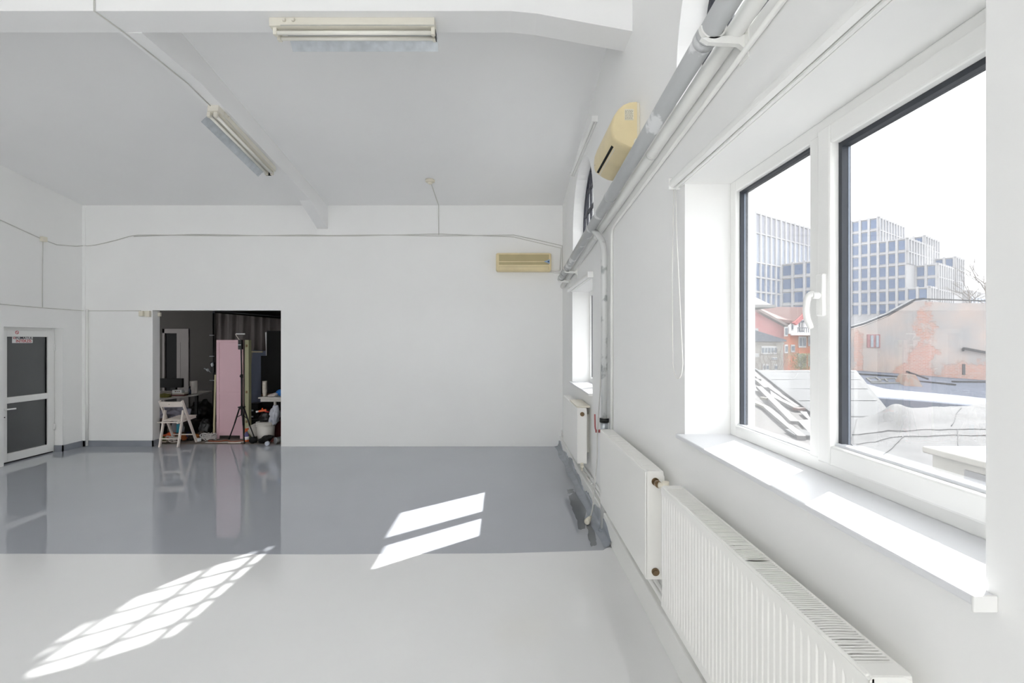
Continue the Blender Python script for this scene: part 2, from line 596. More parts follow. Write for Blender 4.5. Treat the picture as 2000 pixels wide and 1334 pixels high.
SILLM = mat('sill board laminate', (226, 227, 230), 0.3, var=0.01)
def make_window(name, ya, yb, z0, z1, ymid, label):
    t = thing(name, (XF, (ya + yb) / 2, z0), label, '', kind='structure')
    bm = new(); win_frame(bm, ya, yb, z0, z1, 0.062, XF, XF + 0.07); part('window_frame', bm, PVC, t)
    bm = new(); box(bm, XF - 0.002, XF + 0.07, ymid - 0.045, ymid + 0.045, z0 + 0.05, z1 - 0.05, 0.006); part('mullion', bm, PVC, t)
    # fixed light on the far side of the mullion
    fy0, fy1 = ymid + 0.045, yb - 0.062
    bm = new(); gasket_u(bm, fy0 - 0.002, fy1 + 0.002, z0 + 0.058, z1 - 0.058, 0.013, XF + 0.022, XF + 0.062); part('gasket', bm, GASKET, t)
    bm = new(); box(bm, XF + 0.012, XF + 0.034, fy0, fy1, z0 + 0.055, z0 + 0.068, 0.002); part('bead', bm, BEAD, t)
    bm = new(); box(bm, XF + 0.034, XF + 0.040, fy0, fy1, z0 + 0.06, z1 - 0.06); part('pane', bm, GLASS, t)
    bm = new(); box(bm, XF + 0.040, XF + 0.048, fy1 - 0.0125, fy1 - 0.0105, z0 + 0.07, z1 - 0.075); part('spacer_bar', bm, ALU, t)
    # opening sash on the near side
    sy0, sy1 = ya + 0.045, ymid - 0.03
    bm = new(); win_frame(bm, sy0, sy1, z0 + 0.045, z1 - 0.045, 0.075, XF - 0.02, XF + 0.05, 0.008)
    sash = part('sash', bm, PVC, t)
    bm = new(); gasket_u(bm, sy0 + 0.073, sy1 - 0.073, z0 + 0.118, z1 - 0.118, 0.02, XF + 0.012, XF + 0.045)
    part('gasket', bm, GASKET, sash)
    bm = new(); box(bm, XF + 0.0, XF + 0.028, sy0 + 0.073, sy1 - 0.073, z0 + 0.115, z0 + 0.13, 0.002); part('bead', bm, BEAD, sash)
    bm = new(); box(bm, XF + 0.028, XF + 0.034, sy0 + 0.07, sy1 - 0.07, z0 + 0.115, z1 - 0.115); part('pane', bm, GLASS, sash)
    bm = new(); box(bm, XF + 0.034, XF + 0.041, sy1 - 0.0945, sy1 - 0.0925, z0 + 0.13, z1 - 0.14); part('spacer_bar', bm, ALU, sash)
    # handle on the sash stile
    hy, hz = sy1 - 0.036, z0 + 0.68
    bm = new()
    box(bm, XF - 0.036, XF - 0.018, hy - 0.02, hy + 0.02, hz - 0.078, hz + 0.082, 0.006)
    cyl(bm, (XF - 0.018, hy, hz), (XF - 0.062, hy, hz), 0.013, n=14)
    pts = spline([(XF - 0.055, hy, hz + 0.004), (XF - 0.064, hy + 0.012, hz + 0.002), (XF - 0.066, hy + 0.026, hz - 0.03), (XF - 0.064, hy + 0.028, hz - 0.08), (XF - 0.052, hy + 0.018, hz - 0.125)], 6)
    tube(bm, pts, [0.012] * (len(pts) - 6) + [0.012, 0.0118, 0.0115, 0.011, 0.010, 0.008], n=12)
    part('handle', bm, PVC, sash)
    bm = new()
    for dz in (0.10, 0.16):
        box(bm, XF - 0.03, XF - 0.018, ya + 0.02, ya + 0.065, z0 + dz, z0 + dz + 0.035, 0.004)
    part('hinge', bm, GASKET, sash)
    # sill board
    bm = new(); box(bm, XR - 0.045, XF + 0.01, ya - 0.02, yb + 0.02, z0 - 0.022, z0 + 0.001, 0.006); s = part('window_sill', bm, SILLM, t)
    bm = new(); box(bm, XR - 0.049, XR - 0.001, ya - 0.026, ya - 0.0195, z0 - 0.030, z0 + 0.003, 0.002); part('end_cap', bm, PVC, s)
    return t
make_window('window_1', 0.99, 2.64, 1.27, 2.63, 1.905, 'large white framed window with two panes over the rooftops')
make_window('window_2', 5.41, 7.0, 1.19, 2.48, 6.20, 'white framed window near the back wall')
for k in (2, 3):
    ya, yb, z0, z1, yc = BAYS[k]
    make_window('window_%d' % (k + 6), ya, yb, z0, z1, (ya + yb) / 2 + 0.09, 'white framed window behind the camera')

def make_arch(name, yc, label):
    t = thing(name, (XF, yc, ARCH_SILL), label, '', kind='structure')
    xa, xb = 1.125, 1.165
    bm = new()
    n = 28
    pts = [(yc - ARCH_R, ARCH_SILL)] + [(yc + ARCH_R * math.cos(math.pi - math.pi * i / n), ARCH_SPRING + ARCH_R * math.sin(math.pi * i / n)) for i in range(n + 1)] + [(yc + ARCH_R, ARCH_SILL)]
    R2 = ARCH_R - 0.035
    pin = [(yc - R2, ARCH_SILL + 0.05)] + [(yc + R2 * math.cos(math.pi - math.pi * i / n), ARCH_SPRING + R2 * math.sin(math.pi * i / n)) for i in range(n + 1)] + [(yc + R2, ARCH_SILL + 0.05)]
    m = len(pts)
    for i in range(m):
        j = (i + 1) % m
        prism(bm, [pts[i], pts[j], pin[j], pin[i]], 'X', xa, xb)
    part('arch_frame', bm, DARKM, t)
    for y in [-0.5, -0.25, 0.0, 0.25, 0.5]:
        zt = ARCH_SPRING + math.sqrt(R2 * R2 - y * y)
        bm = new(); box(bm, xa + 0.004, xb - 0.004, yc + y - 0.017, yc + y + 0.017, ARCH_SILL + 0.04, zt); part('glazing_bar', bm, DARKM, t)
    for z in (3.27, 3.52, 3.79):
        h = math.sqrt(max(0, R2 * R2 - (z - ARCH_SPRING) ** 2))
        bm = new(); box(bm, xa + 0.006, xb - 0.006, yc - h, yc + h, z - 0.019, z + 0.019); part('glazing_bar', bm, DARKM, t)
    bm = new(); prism(bm, pin, 'X', 1.142, 1.147); part('pane', bm, GLASS_ARCH, t)
make_arch('window_3', 6.15, 'arched window with dark glazing bars near the back wall')
make_arch('window_4', 1.97, 'arched window high above the large window')
make_arch('window_10', -2.27, 'arched window behind the camera')

make_arch('window_11', -6.47, 'arched window behind the camera at the rear')

# ------------------------------------------------------------------ roller blinds
def blind(y0, y1, z, label):
    t = thing('roller_blind', (XR - 0.025, (y0 + y1) / 2, z - 0.03), label, 'blind')
    bm = new()
    prof = [(XR, z - 0.022), (XR, z + 0.033), (XR - 0.026, z + 0.033)]
    for i in range(1, 13):
        a = math.pi / 2 + math.pi * 0.62 * i / 12
        prof.append((XR - 0.028 + 0.034 * math.cos(a), z - 0.001 + 0.034 * math.sin(a)))
    prof += [(XR - 0.040, z - 0.022), (XR - 0.030, z - 0.010), (XR - 0.012, z - 0.010), (XR - 0.010, z - 0.022)]
    prism(bm, prof, 'Y', y0, y1)
    part('cassette', bm, PVC, t)
    for y in (y0 - 0.008, y1):
        bm = new(); box(bm, XR - 0.063, XR, y, y + 0.008, z - 0.030, z + 0.035, 0.003); part('end_cap', bm, PVC, t)
    bm = new(); box(bm, XR - 0.028, XR - 0.014, y0 + 0.01, y1 - 0.01, z - 0.024, z - 0.014, 0.002); part('bottom_rail', bm, PVC, t)
    return t
b1 = blind(0.86, 2.71, 2.652, 'white rolled up roller blind over the large window')
CHAINM = mat('white bead chain', (232, 231, 226), 0.4)
bm = new()
pts = [(0.95, 2.726, 2.64), (0.945, 2.735, 2.2), (0.95, 2.745, 1.75)]
pts += [(0.952, 2.745 - 0.075 + 0.075 * math.cos(math.pi * i / 8), 1.66 - 0.09 * math.sin(math.pi * i / 8)) for i in range(9)]
pts += [(0.95, 2.60, 1.75), (0.945, 2.66, 2.3), (0.95, 2.70, 2.62)]
tube(bm, pts, 0.0026, n=6)
part('bead_chain', bm, CHAINM, b1)
blind(5.36, 7.06, 2.505, 'white rolled up roller blind over the window by the back wall')
blind(5.1, 6.8, 4.10, 'white roller blind case above the arched window')

# ------------------------------------------------------------------ radiators
RX0, RX1 = 0.815, 0.925
RZ0, RZ1 = 0.40, 1.025
GAPSHADE = mat('dusty convector fins', (112, 102, 94), 0.7, var=0.1)  # fins coloured dark to put shade into the grille gaps
def radiator(y0, y1, label, ribbed, valve_near=True):
    t = thing('radiator', ((RX0 + RX1) / 2, (y0 + y1) / 2, RZ0), label, 'radiator')
    # front panel
    bm = new()
    if ribbed:
        n = int((y1 - y0 - 0.04) / 0.0333)
        z0, z1 = RZ0 + 0.035, RZ1 - 0.035
        rows = []
        prof = []
        prof.append((RX0 + 0.004, y0))
        for i in range(n):
            yy = y0 + 0.02 + i * (y1 - y0 - 0.04) / n
            w = (y1 - y0 - 0.04) / n
            prof += [(RX0, yy), (RX0, yy + w * 0.42), (RX0 + 0.0028, yy + w * 0.56), (RX0 + 0.0028, yy + w * 0.74), (RX0, yy + w * 0.9)]
        prof.append((RX0, y1 - 0.02)); prof.append((RX0 + 0.004, y1))
        cols = []
        for (x, y) in prof:
            col = [bm.verts.new((RX0 + 0.001, y, RZ0)), bm.verts.new((RX0 + 0.001, y, z0)), bm.verts.new((x, y, z0 + 0.02)),
                   bm.verts.new((x, y, z1 - 0.02)), bm.verts.new((RX0 + 0.001, y, z1)), bm.verts.new((RX0 + 0.001, y, RZ1 - 0.006)), bm.verts.new((RX0 + 0.014, y, RZ1 - 0.002))]
            cols.append(col)
        for a, b in zip(cols[:-1], cols[1:]):
            for k in range(6):
                bm.faces.new((a[k], b[k], b[k + 1], a[k + 1]))
        box(bm, RX0 + 0.0095, RX0 + 0.014, y0, y1, RZ0, RZ1 - 0.004)
    else:
        box(bm, RX0, RX0 + 0.014, y0, y1, RZ0, RZ1 - 0.002, 0.006)
    part('front_panel', bm, RADW, t)
    bm = new(); box(bm, RX1 - 0.014, RX1, y0 + 0.01, y1 - 0.01, RZ0, RZ1 - 0.008, 0.004); part('rear_panel', bm, RADW, t)
    bm = new()
    n2 = int((y1 - y0) / 0.05)
    for i in range(n2):
        yy = y0 + 0.03 + i * 0.05
        box(bm, RX0 + 0.016, RX1 - 0.016, yy, yy + 0.002, RZ0 + 0.05, RZ1 - 0.05)
    cyl(bm, (RX0 + 0.05, y0 + 0.02, RZ0 + 0.05), (RX0 + 0.05, y1 - 0.02, RZ0 + 0.05), 0.018, n=10)
    cyl(bm, (RX0 + 0.05, y0 + 0.02, RZ1 - 0.06), (RX0 + 0.05, y1 - 0.02, RZ1 - 0.06), 0.018, n=10)
    part('convector', bm, GAPSHADE, t)
    for (a, b) in ((y0, y0 + 0.012), (y1 - 0.012, y1)):
        bm = new()
        xc = RX1
        poly = [(RX0 + 0.004, RZ0), (RX1, RZ0), (RX1, RZ1 - 0.03), (RX1 - 0.012, RZ1 - 0.008), (RX1 - 0.03, RZ1), (RX0 + 0.012, RZ1), (RX0 + 0.004, RZ1 - 0.008)]
        prism(bm, poly, 'Y', a, b)
        part('side_panel', bm, RADW, t)
    # top
    if ribbed:
        bm = new()
        box(bm, RX0 + 0.002, RX0 + 0.013, y0 + 0.01, y1 - 0.01, RZ1 - 0.008, RZ1, 0.003)
        box(bm, RX1 - 0.013, RX1 - 0.003, y0 + 0.01, y1 - 0.01, RZ1 - 0.008, RZ1, 0.003)
        box(bm, RX0 + 0.01, RX1 - 0.008, y0 + 0.002, y0 + 0.05, RZ1 - 0.008, RZ1 + 0.001, 0.003)
        box(bm, RX0 + 0.01, RX1 - 0.008, y1 - 0.05, y1 - 0.002, RZ1 - 0.008, RZ1 + 0.001, 0.003)
        grille = part('top_grille', bm, RADW, t)
        # slats: one straight mesh and bent variants, shared
        meshes = {}
        def slat_mesh(b):
            if b in meshes: return meshes[b]
            sb = new()
            n = 6
            xs = [RX0 + 0.011 + (RX1 - RX0 - 0.022) * i / n for i in range(n + 1)]
            prev = None
            for i, x in enumerate(xs):
                u = i / n
                dy = b * 0.0016 * math.sin(math.pi * u) * (1.0 if b < 4 else 1.4) + (0.0012 * math.sin(2 * math.pi * u) if b in (1, 3) else 0)
                ring = [sb.verts.new((x, -0.0034 + dy, -0.003)), sb.verts.new((x, -0.0034 + dy, 0.0)), sb.verts.new((x, 0.0034 + dy, 0.0)), sb.verts.new((x, 0.0034 + dy, -0.003))]
                if prev:
                    for k in range(4):
                        sb.faces.new((prev[k], prev[(k + 1) % 4], ring[(k + 1) % 4], ring[k]))
                prev = ring
            bmesh.ops.recalc_face_normals(sb, faces=sb.faces[:])
            me = bpy.data.meshes.new('slat'); sb.to_mesh(me); sb.free(); me.materials.append(RADW)
            meshes[b] = me
            return me
        off = WLOC[grille.name]
        k = 0
        yy = y0 + 0.055
        rnd = random.Random(3)
        while yy < y1 - 0.055:
            u = (yy - y0) / (y1 - y0)
            b = 0
            if 0.36 < u < 0.46: b = -4 if u < 0.405 else (4 if u < 0.412 else -3)
            elif 0.1 < u < 0.16: b = rnd.choice((1, 2, 2))
            elif 0.46 < u < 0.8: b = rnd.choice((0, -1, -2, 1))
            else: b = rnd.choice((0, 0, 0, 1))
            s = bpy.data.objects.new('slat', slat_mesh(b))
            s.location = Vector((0, yy, RZ1 - 0.001)) - off
            s.parent = grille
            COL.objects.link(s)
            yy += 0.0113
            k += 1
    else:
        bm = new()
        box(bm, RX0 + 0.008, RX1 - 0.004, y0 + 0.004, y1 - 0.004, RZ1 - 0.012, RZ1, 0.005)
        for i in range(int((y1 - y0 - 0.1) / 0.09)):
            yy = y0 + 0.06 + i * 0.09
            box(bm, RX0 + 0.025, RX1 - 0.02, yy, yy + 0.006, RZ1 - 0.001, RZ1 + 0.0012)
        part('top_cover', bm, RADW, t)
    # wall brackets
    for yy in (y0 + 0.2, y1 - 0.2):
        bm = new(); box(bm, RX1 - 0.002, XR, yy - 0.015, yy + 0.015, RZ0 + 0.08, RZ1 - 0.1); part('bracket', bm, RADW, t)
    return t

def fitting(t, bits, m, name='valve'):
    bm = new()
    for (p0, p1, r0, r1) in bits:
        cyl(bm, p0, p1, r0, r1, n=16)
    return part(name, bm, m, t)

r3 = radiator(1.09, 2.53, 'white ribbed radiator with a slatted top grille beneath the large window', True)
xm = 0.872
fitting(r3, [((xm, 1.088, 0.965), (xm, 1.07, 0.965), 0.024, 0.024), ((xm, 1.07, 0.965), (xm, 1.064, 0.965), 0.017, 0.017)], BRONZE, 'plug')
r2 = radiator(2.81, 4.14, 'smooth white radiator between the ribbed radiator and the grey pipe', False)
fitting(r2, [((xm, 2.812, 0.965), (xm, 2.80, 0.965), 0.022, 0.022)], BRONZE, 'plug')
fitting(r2, [((xm, 2.80, 0.965), (xm, 2.765, 0.965), 0.013, 0.013), ((xm, 2.775, 0.965), (xm, 2.745, 0.965), 0.019, 0.019)], BRONZE)
fitting(r2, [((xm, 2.745, 0.965), (xm + 0.03, 2.72, 0.965), 0.016, 0.016), ((xm + 0.03, 2.72, 0.95), (xm + 0.03, 2.72, 0.99), 0.018, 0.02)], CREAM2, 'connector')
fitting(r2, [((xm, 2.812, 0.445), (xm, 2.80, 0.445), 0.022, 0.022), ((xm, 2.80, 0.445), (xm, 2.794, 0.445), 0.014, 0.013)], BRONZE, 'plug')
r1 = radiator(5.45, 6.72, 'smooth white radiator under the window by the back wall', False)
fitting(r1, [((xm, 5.452, 0.955), (xm, 5.436, 0.955), 0.024, 0.024), ((xm, 5.436, 0.955), (xm, 5.43, 0.955), 0.012, 0.012)], BRONZE, 'plug')
fitting(r1, [((xm, 5.46, 0.41), (xm, 5.46, 0.35), 0.018, 0.018), ((xm, 5.46, 0.35), (xm, 5.46, 0.32), 0.011, 0.011), ((xm, 5.44, 0.38), (xm, 5.40, 0.38), 0.016, 0.014)], CREAM2)
fitting(r1, [((xm, 5.46, 0.32), (0.955, 5.44, 0.235), 0.009, 0.009)], CABLE, 'feed_pipe')
bm = new(); box(bm, RX0 - 0.004, RX1 + 0.035, 5.435, 6.05, RZ1 + 0.002, RZ1 + 0.022, 0.006)
single('cream_board', bm, CREAM2, 'cream strip of board lying on the far radiator', 'board')

# heating pipes along the wall foot
for (z, r, lab) in ((0.212, 0.014, 'lower white heating pipe along the foot of the right wall'), (0.268, 0.013, 'upper white heating pipe along the foot of the right wall')):
    t = thing('heating_pipe', (0.95, 4.6, z), lab, 'pipe')
    bm = new()
    cyl(bm, (0.955, 1.2, z), (0.955, 8.0, z), r, n=12)
    cyl(bm, (0.955, 8.0, z), (0.955, 8.06, z + 0.02), r, n=12)
    part('pipe', bm, TRIMW, t)
    for yy in (1.6, 2.7, 4.0, 5.3, 6.6, 7.7):
        bm = new(); cyl(bm, (0.955, yy - 0.015, z), (0.955, yy + 0.015, z), r + 0.004, n=12); part('clip', bm, TRIMW, t)

# ------------------------------------------------------------------ big drain pipe and its companions
def pz(y): return 2.707 + 0.065 * (7.34 - y)
PX = 0.848
t = thing('drain_pipe', (PX, 4.0, 2.65), 'long grey galvanised pipe sloping along the right wall', 'pipe')
bm = new(); cyl(bm, (PX, 7.34, pz(7.34)), (PX, 0.6, pz(0.6)), 0.045, n=24); part('pipe', bm, GALV, t)
for yy in (2.05, 3.9, 6.9, 7.25):
    bm = new(); cyl(bm, (PX, yy - 0.02, pz(yy - 0.02)), (PX, yy + 0.02, pz(yy + 0.02)), 0.0485, n=24); part('joint_ring', bm, GALV, t)
for yy in (1.98, 6.55, 7.22):
    bm = new()
    z = pz(yy)
    n = 14
    for i in range(n):
        a0, a1 = math.pi + math.pi * i / n, math.pi + math.pi * (i + 1) / n
        r0, r1 = 0.047, 0.054
        prism(bm, [(PX + r0 * math.cos(a0), z + r0 * math.sin(a0)), (PX + r0 * math.cos(a1), z + r0 * math.sin(a1)), (PX + r1 * math.cos(a1), z + r1 * math.sin(a1)), (PX + r1 * math.cos(a0), z + r1 * math.sin(a0))], 'Y', yy - 0.012, yy + 0.012)
    prism(bm, [(PX - 0.05, z - 0.05), (XR, z - 0.035), (XR, z - 0.10), (XR - 0.03, z - 0.075), (PX - 0.02, z - 0.068)], 'Y', yy - 0.012, yy + 0.012)
    box(bm, XR - 0.006, XR, yy - 0.035, yy + 0.035, z - 0.14, z + 0.02)
    part('bracket', bm, TRIMW, t)

def pz2(y): return pz(y) - 0.012
t = thing('insulated_pipe', (0.938, 4.0, 2.6), 'white painted pipe running behind the grey galvanised pipe', 'pipe')
bm = new(); cyl(bm, (0.942, 7.9, pz2(7.9)), (0.942, 0.6, pz2(0.6)), 0.036, n=20); part('pipe', bm, TRIMW, t)
for yy in (1.2, 3.1, 5.0):
    bm = new(); cyl(bm, (0.942, yy - 0.015, pz2(yy)), (0.942, yy + 0.015, pz2(yy)), 0.0375, n=20); part('joint_ring', bm, TRIMW, t)

bm = new()
pts = [(0.966, 0.6, pz(0.6) - 0.115)] + [(0.966, 4.28, pz(4.28) - 0.115), (0.966, 4.34, pz(4.3) - 0.13), (0.966, 4.37, pz(4.3) - 0.18), (0.966, 4.37, 0.30)]
tube(bm, pts, 0.012, n=10)
single('conduit', bm, TRIMW, 'thin white conduit running under the pipes and down beside the drop pipe', 'conduit')

# vertical drop pipe
t = thing('drop_pipe', (0.93, 4.53, 0.0), 'grey and white drop pipe going down behind the radiator', 'pipe')
DROP = mat('worn painted zinc', (214, 215, 214), 0.45, metal=0.15, rgb2=(158, 162, 162), thr=(0.54, 0.60), vscale=5.5)
bm = new()
pts = spline([(PX + 0.01, 4.72, pz(4.7) - 0.02), (PX + 0.035, 4.66, pz(4.7) - 0.07), (0.918, 4.56, pz(4.7) - 0.17), (0.93, 4.53, pz(4.7) - 0.30)], 6) + [(0.93, 4.53, 0.98)]
tube(bm, pts, 0.029, n=18); part('pipe', bm, DROP, t)
bm = new(); cyl(bm, (0.93, 4.53, 1.02), (0.93, 4.53, 1.055), 0.043, n=20); part('rubber_collar', bm, BLACK, t)
bm = new(); cyl(bm, (0.93, 4.53, 0.925), (0.93, 4.53, 1.02), 0.030, 0.037, n=20); part('coupling', bm, GALV2, t)
bm = new(); cyl(bm, (0.928, 4.53, 0.0), (0.93, 4.53, 0.93), 0.032, n=18); part('lower_pipe', bm, DROP, t)
bm = new(); lathe(bm, [(0.055, 0.0), (0.05, 0.02), (0.036, 0.03)], (0.928, 4.53, 0.001), 18); part('floor_collar', bm, GREYUP, t)

# red lever valve with its wire
t = thing('lever_valve', (0.955, 5.0, 0.86), 'small red lever valve on the right wall beside the drop pipe', 'valve')
bm = new(); tube(bm, spline([(0.945, 5.08, 1.01), (0.945, 5.07, 0.94), (0.94, 5.03, 0.88), (0.935, 4.96, 0.855)], 5), 0.008, n=8); part('lever', bm, REDP, t)
bm = new(); cyl(bm, (XR, 4.94, 0.86), (0.925, 4.94, 0.86), 0.016, n=14); part('valve_body', bm, REDP, t)
t = thing('loose_cable', (0.93, 4.9, 0.0), 'white cable hanging down beside the drop pipe to a plug on the floor', 'cable')
bm = new()
tube(bm, spline([(0.945, 4.55, 2.3), (0.93, 4.60, 1.9), (0.915, 4.62, 1.4), (0.935, 4.88, 0.86), (0.935, 4.90, 0.6), (0.90, 4.86, 0.30), (0.875, 4.82, 0.12), (0.84, 4.75, 0.05)], 8), 0.006, n=8)
part('cord', bm, CABLE, t)
bm = new(); cyl(bm, (0.845, 4.76, 0.055), (0.80, 4.69, 0.034), 0.014, 0.032, n=14); cyl(bm, (0.80, 4.69, 0.034), (0.79, 4.675, 0.033), 0.032, 0.024, n=14); part('plug', bm, CREAM2, t)

# ------------------------------------------------------------------ air conditioners
t = thing('air_conditioner', (0.88, 3.88, 3.16), 'yellowed wall air conditioner above the grey pipe on the right wall', 'air conditioner')
AY0, AY1 = 3.50, 4.27
prof = [(0.955, 3.505), (0.90, 3.50), (0.86, 3.485), (0.825, 3.455), (0.795, 3.41), (0.775, 3.355), (0.768, 3.30), (0.772, 3.262), (0.785, 3.235), (0.84, 3.195), (0.90, 3.168), (0.955, 3.16)]
bm = new()
pr = bm
stations = [(AY0, 0.90), (AY0 + 0.006, 0.94), (AY0 + 0.02, 0.985), (AY0 + 0.04, 1.0), (AY1 - 0.10, 1.0), (AY1 - 0.05, 0.95), (AY1 - 0.02, 0.85), (AY1, 0.62)]
rings = []
cxp, czp = 0.955, 3.33
for (y, s) in stations:
    rings.append([bm.verts.new((cxp + (x - cxp) * s, y, czp + (z - czp) * (0.5 + 0.5 * s))) for (x, z) in prof])
for a, b in zip(rings[:-1], rings[1:]):
    for k in range(len(prof)):
        j = (k + 1) % len(prof)
        f = bm.faces.new((a[k], a[j], b[j], b[k])); f.smooth = True
bm.faces.new(rings[0]); bm.faces.new(rings[-1])
part('body', bm, CREAM, t)
bm = new(); box(bm, 0.953, XR, AY0 + 0.01, AY1 - 0.05, 3.17, 3.50, 0.006); part('back_plate', bm, CREAM2, t)
def under(u):      # a point along the slanting underside, u from the front edge to the wall
    return (0.785 + 0.17 * u, 3.233 - 0.068 * u)
def under_strip(u0, u1, y0, y1, thick, mm, name):
    a, b = under(u0), under(u1)
    bm = new()
    prism(bm, [(a[0], a[1] + 0.004), (b[0], b[1] + 0.004), (b[0], b[1] - thick), (a[0], a[1] - thick)], 'Y', y0, y1)
    return part(name, bm, mm, t)
under_strip(0.06, 0.17, AY0 + 0.11, AY1 - 0.09, 0.0065, BLACKM, 'air_slot')
under_strip(0.20, 0.40, AY0 + 0.13, AY1 - 0.07, 0.011, CREAM2, 'vane')
under_strip(0.42, 0.62, AY0 + 0.13, AY1 - 0.06, 0.012, CREAM2, 'vane')
under_strip(0.20, 0.30, AY0 + 0.07, AY0 + 0.095, 0.009, BLACKM, 'display')
bm = new(); cyl(bm, (0.80, AY1 - 0.13, 3.275), (0.7705, AY1 - 0.13, 3.275), 0.008, n=12); part('badge', bm, mat('blue badge', (70, 120, 150), 0.4), t)
# rating plate on the end with lines of print
bm = new(); box(bm, 0.865, 0.93, AY0 - 0.0015, AY0 + 0.002, 3.365, 3.445); lab = part('rating_plate', bm, CREAM2, t)
bm = new()
rr = random.Random(5)
for k in range(9):
    z = 3.437 - k * 0.0082
    x = 0.869
    while x < 0.922:
        w = rr.uniform(0.004, 0.012)
        box(bm, x, min(x + w, 0.926), AY0 - 0.0022, AY0 - 0.001, z - 0.004, z)
        x += w + 0.003
part('print', bm, mat('faded print', (150, 145, 125), 0.7), lab)
bm = new(); cyl(bm, (0.955, AY0 + 0.012, 3.21), (0.955, AY0 - 0.004, 3.21), 0.024, n=18); part('pipe_cover', bm, CREAM2, t)

t = thing('air_conditioner', (0.318, YB - 0.09, 2.92), 'yellowed air conditioner on the back wall with a blue sticker', 'air conditioner')
bx0, bx1, bz0, bz1 = -0.138, 0.776, 2.922, 3.226
bm = new(); box(bm, bx0, bx1, YB - 0.16, YB, bz0, bz1, 0.03); part('body', bm, CREAM, t)
bm = new(); box(bm, bx0 + 0.05, bx1 - 0.04, YB - 0.164, YB - 0.155, bz0 + 0.165, bz1 - 0.03, 0.003); part('intake_mesh', bm, CREAMD, t)
bm = new(); box(bm, bx0 + 0.05, bx1 - 0.04, YB - 0.164, YB - 0.155, bz0 + 0.105, bz0 + 0.15, 0.003); part('intake_mesh', bm, CREAMD, t)
bm = new(); box(bm, bx0 + 0.05, bx1 - 0.05, YB - 0.163, YB - 0.155, bz0 + 0.025, bz0 + 0.07, 0.003); part('vane', bm, CREAM, t)
bm = new(); box(bm, bx0 + 0.045, bx1 - 0.045, YB - 0.162, YB - 0.155, bz0 + 0.066, bz0 + 0.074); part('air_slot', bm, CREAMD, t)
bm = new(); box(bm, bx0 + 0.048, bx0 + 0.053, YB - 0.162, YB - 0.155, bz0 + 0.022, bz0 + 0.074); box(bm, bx1 - 0.052, bx1 - 0.047, YB - 0.162, YB - 0.155, bz0 + 0.022, bz0 + 0.074); part('vane_end', bm, CREAMD, t)
bm = new(); prism(bm, [(bx1 - 0.125, bz0 + 0.158), (bx1 - 0.028, bz0 + 0.195), (bx1 - 0.028, bz0 + 0.118)], 'Y', YB - 0.168, YB - 0.162); st = part('sticker', bm, mat('pale blue sticker', (150, 175, 205), 0.5), t)
bm = new(); cyl(bm, (bx1 - 0.05, YB - 0.168, bz0 + 0.157), (bx1 - 0.05, YB - 0.170, bz0 + 0.157), 0.014, n=12); part('dot', bm, mat('sticker print', (50, 70, 100), 0.6), st)
bm = new()
tube(bm, [(0.77, YB - 0.03, 2.95), (0.86, YB - 0.03, 2.955), (0.93, YB - 0.03, 2.96)], 0.016, n=10)
tube(bm, [(0.77, YB - 0.05, 2.935), (0.83, YB - 0.06, 2.915), (0.93, YB - 0.06, 2.905)], 0.012, n=10)
part('refrigerant_pipes', bm, TRIMW, t)

# ------------------------------------------------------------------ strip lights
def strip_light(M, L, label):
    """batten along local x, hanging below z = 0, reflector wing on +y"""
    t = thing('strip_light', tuple(M.translation), label, 'lamp')
    def P2(name, b, m, parent=t):
        b.transform(M)
        return part(name, b, m, parent)
    TUBE = mat('unlit fluorescent tube', (236, 234, 226), 0.3)
    HOUS = mat('cream enamel housing', (224, 220, 208), 0.4, var=0.03)
    h = L / 2
    bm = new(); box(bm, -h, h, -0.06, 0.055, -0.065, 0.0, 0.003); P2('housing', bm, HOUS)
    bm = new()
    prism(bm, [(-0.06, -0.064), (0.10, -0.064), (0.165, -0.135), (0.168, -0.132), (0.103, -0.060), (-0.06, -0.060)], 'X', -h + 0.09, h)
    P2('reflector', bm, GALV2)
    for y in (-0.02, 0.05):
        bm = new(); cyl(bm, (-h + 0.045, y, -0.098), (h - 0.02, y, -0.098), 0.0165, n=14); tb = P2('tube', bm, TUBE)
        for (a, b) in ((-h + 0.02, -h + 0.05), (h - 0.03, h)):
            bm = new(); box(bm, a, b, y - 0.019, y + 0.019, -0.118, -0.06, 0.004); P2('socket', bm, HOUS, tb)
    bm = new(); box(bm, h - 0.004, h + 0.002, -0.01, 0.06, -0.12, -0.06); P2('end_plate', bm, BLACK)
    bm = new()
    for x in (-h + 0.12, -h + 0.19):
        cyl(bm, (x, -0.06, -0.022), (x, -0.075, -0.022), 0.016, 0.012, n=10)
    P2('starter', bm, HOUS)
    return t
strip_light(Matrix.Translation((-1.19, 3.85, CBZ - 0.001)), 1.29, 'twin tube strip light under the cross beam')
ang = math.atan(SLOPE)
d = Vector((0, math.cos(ang), -math.sin(ang)))     # local x runs down the slope to the back wall
yax = Vector((-1, 0, 0))
R = Matrix((d, yax, d.cross(yax))).transposed().to_4x4()
ym = 5.74
strip_light(Matrix.Translation((-3.055, ym, zb(ym, 0.26) - 0.004)) @ R, 1.30, 'twin tube strip light under the long beam')

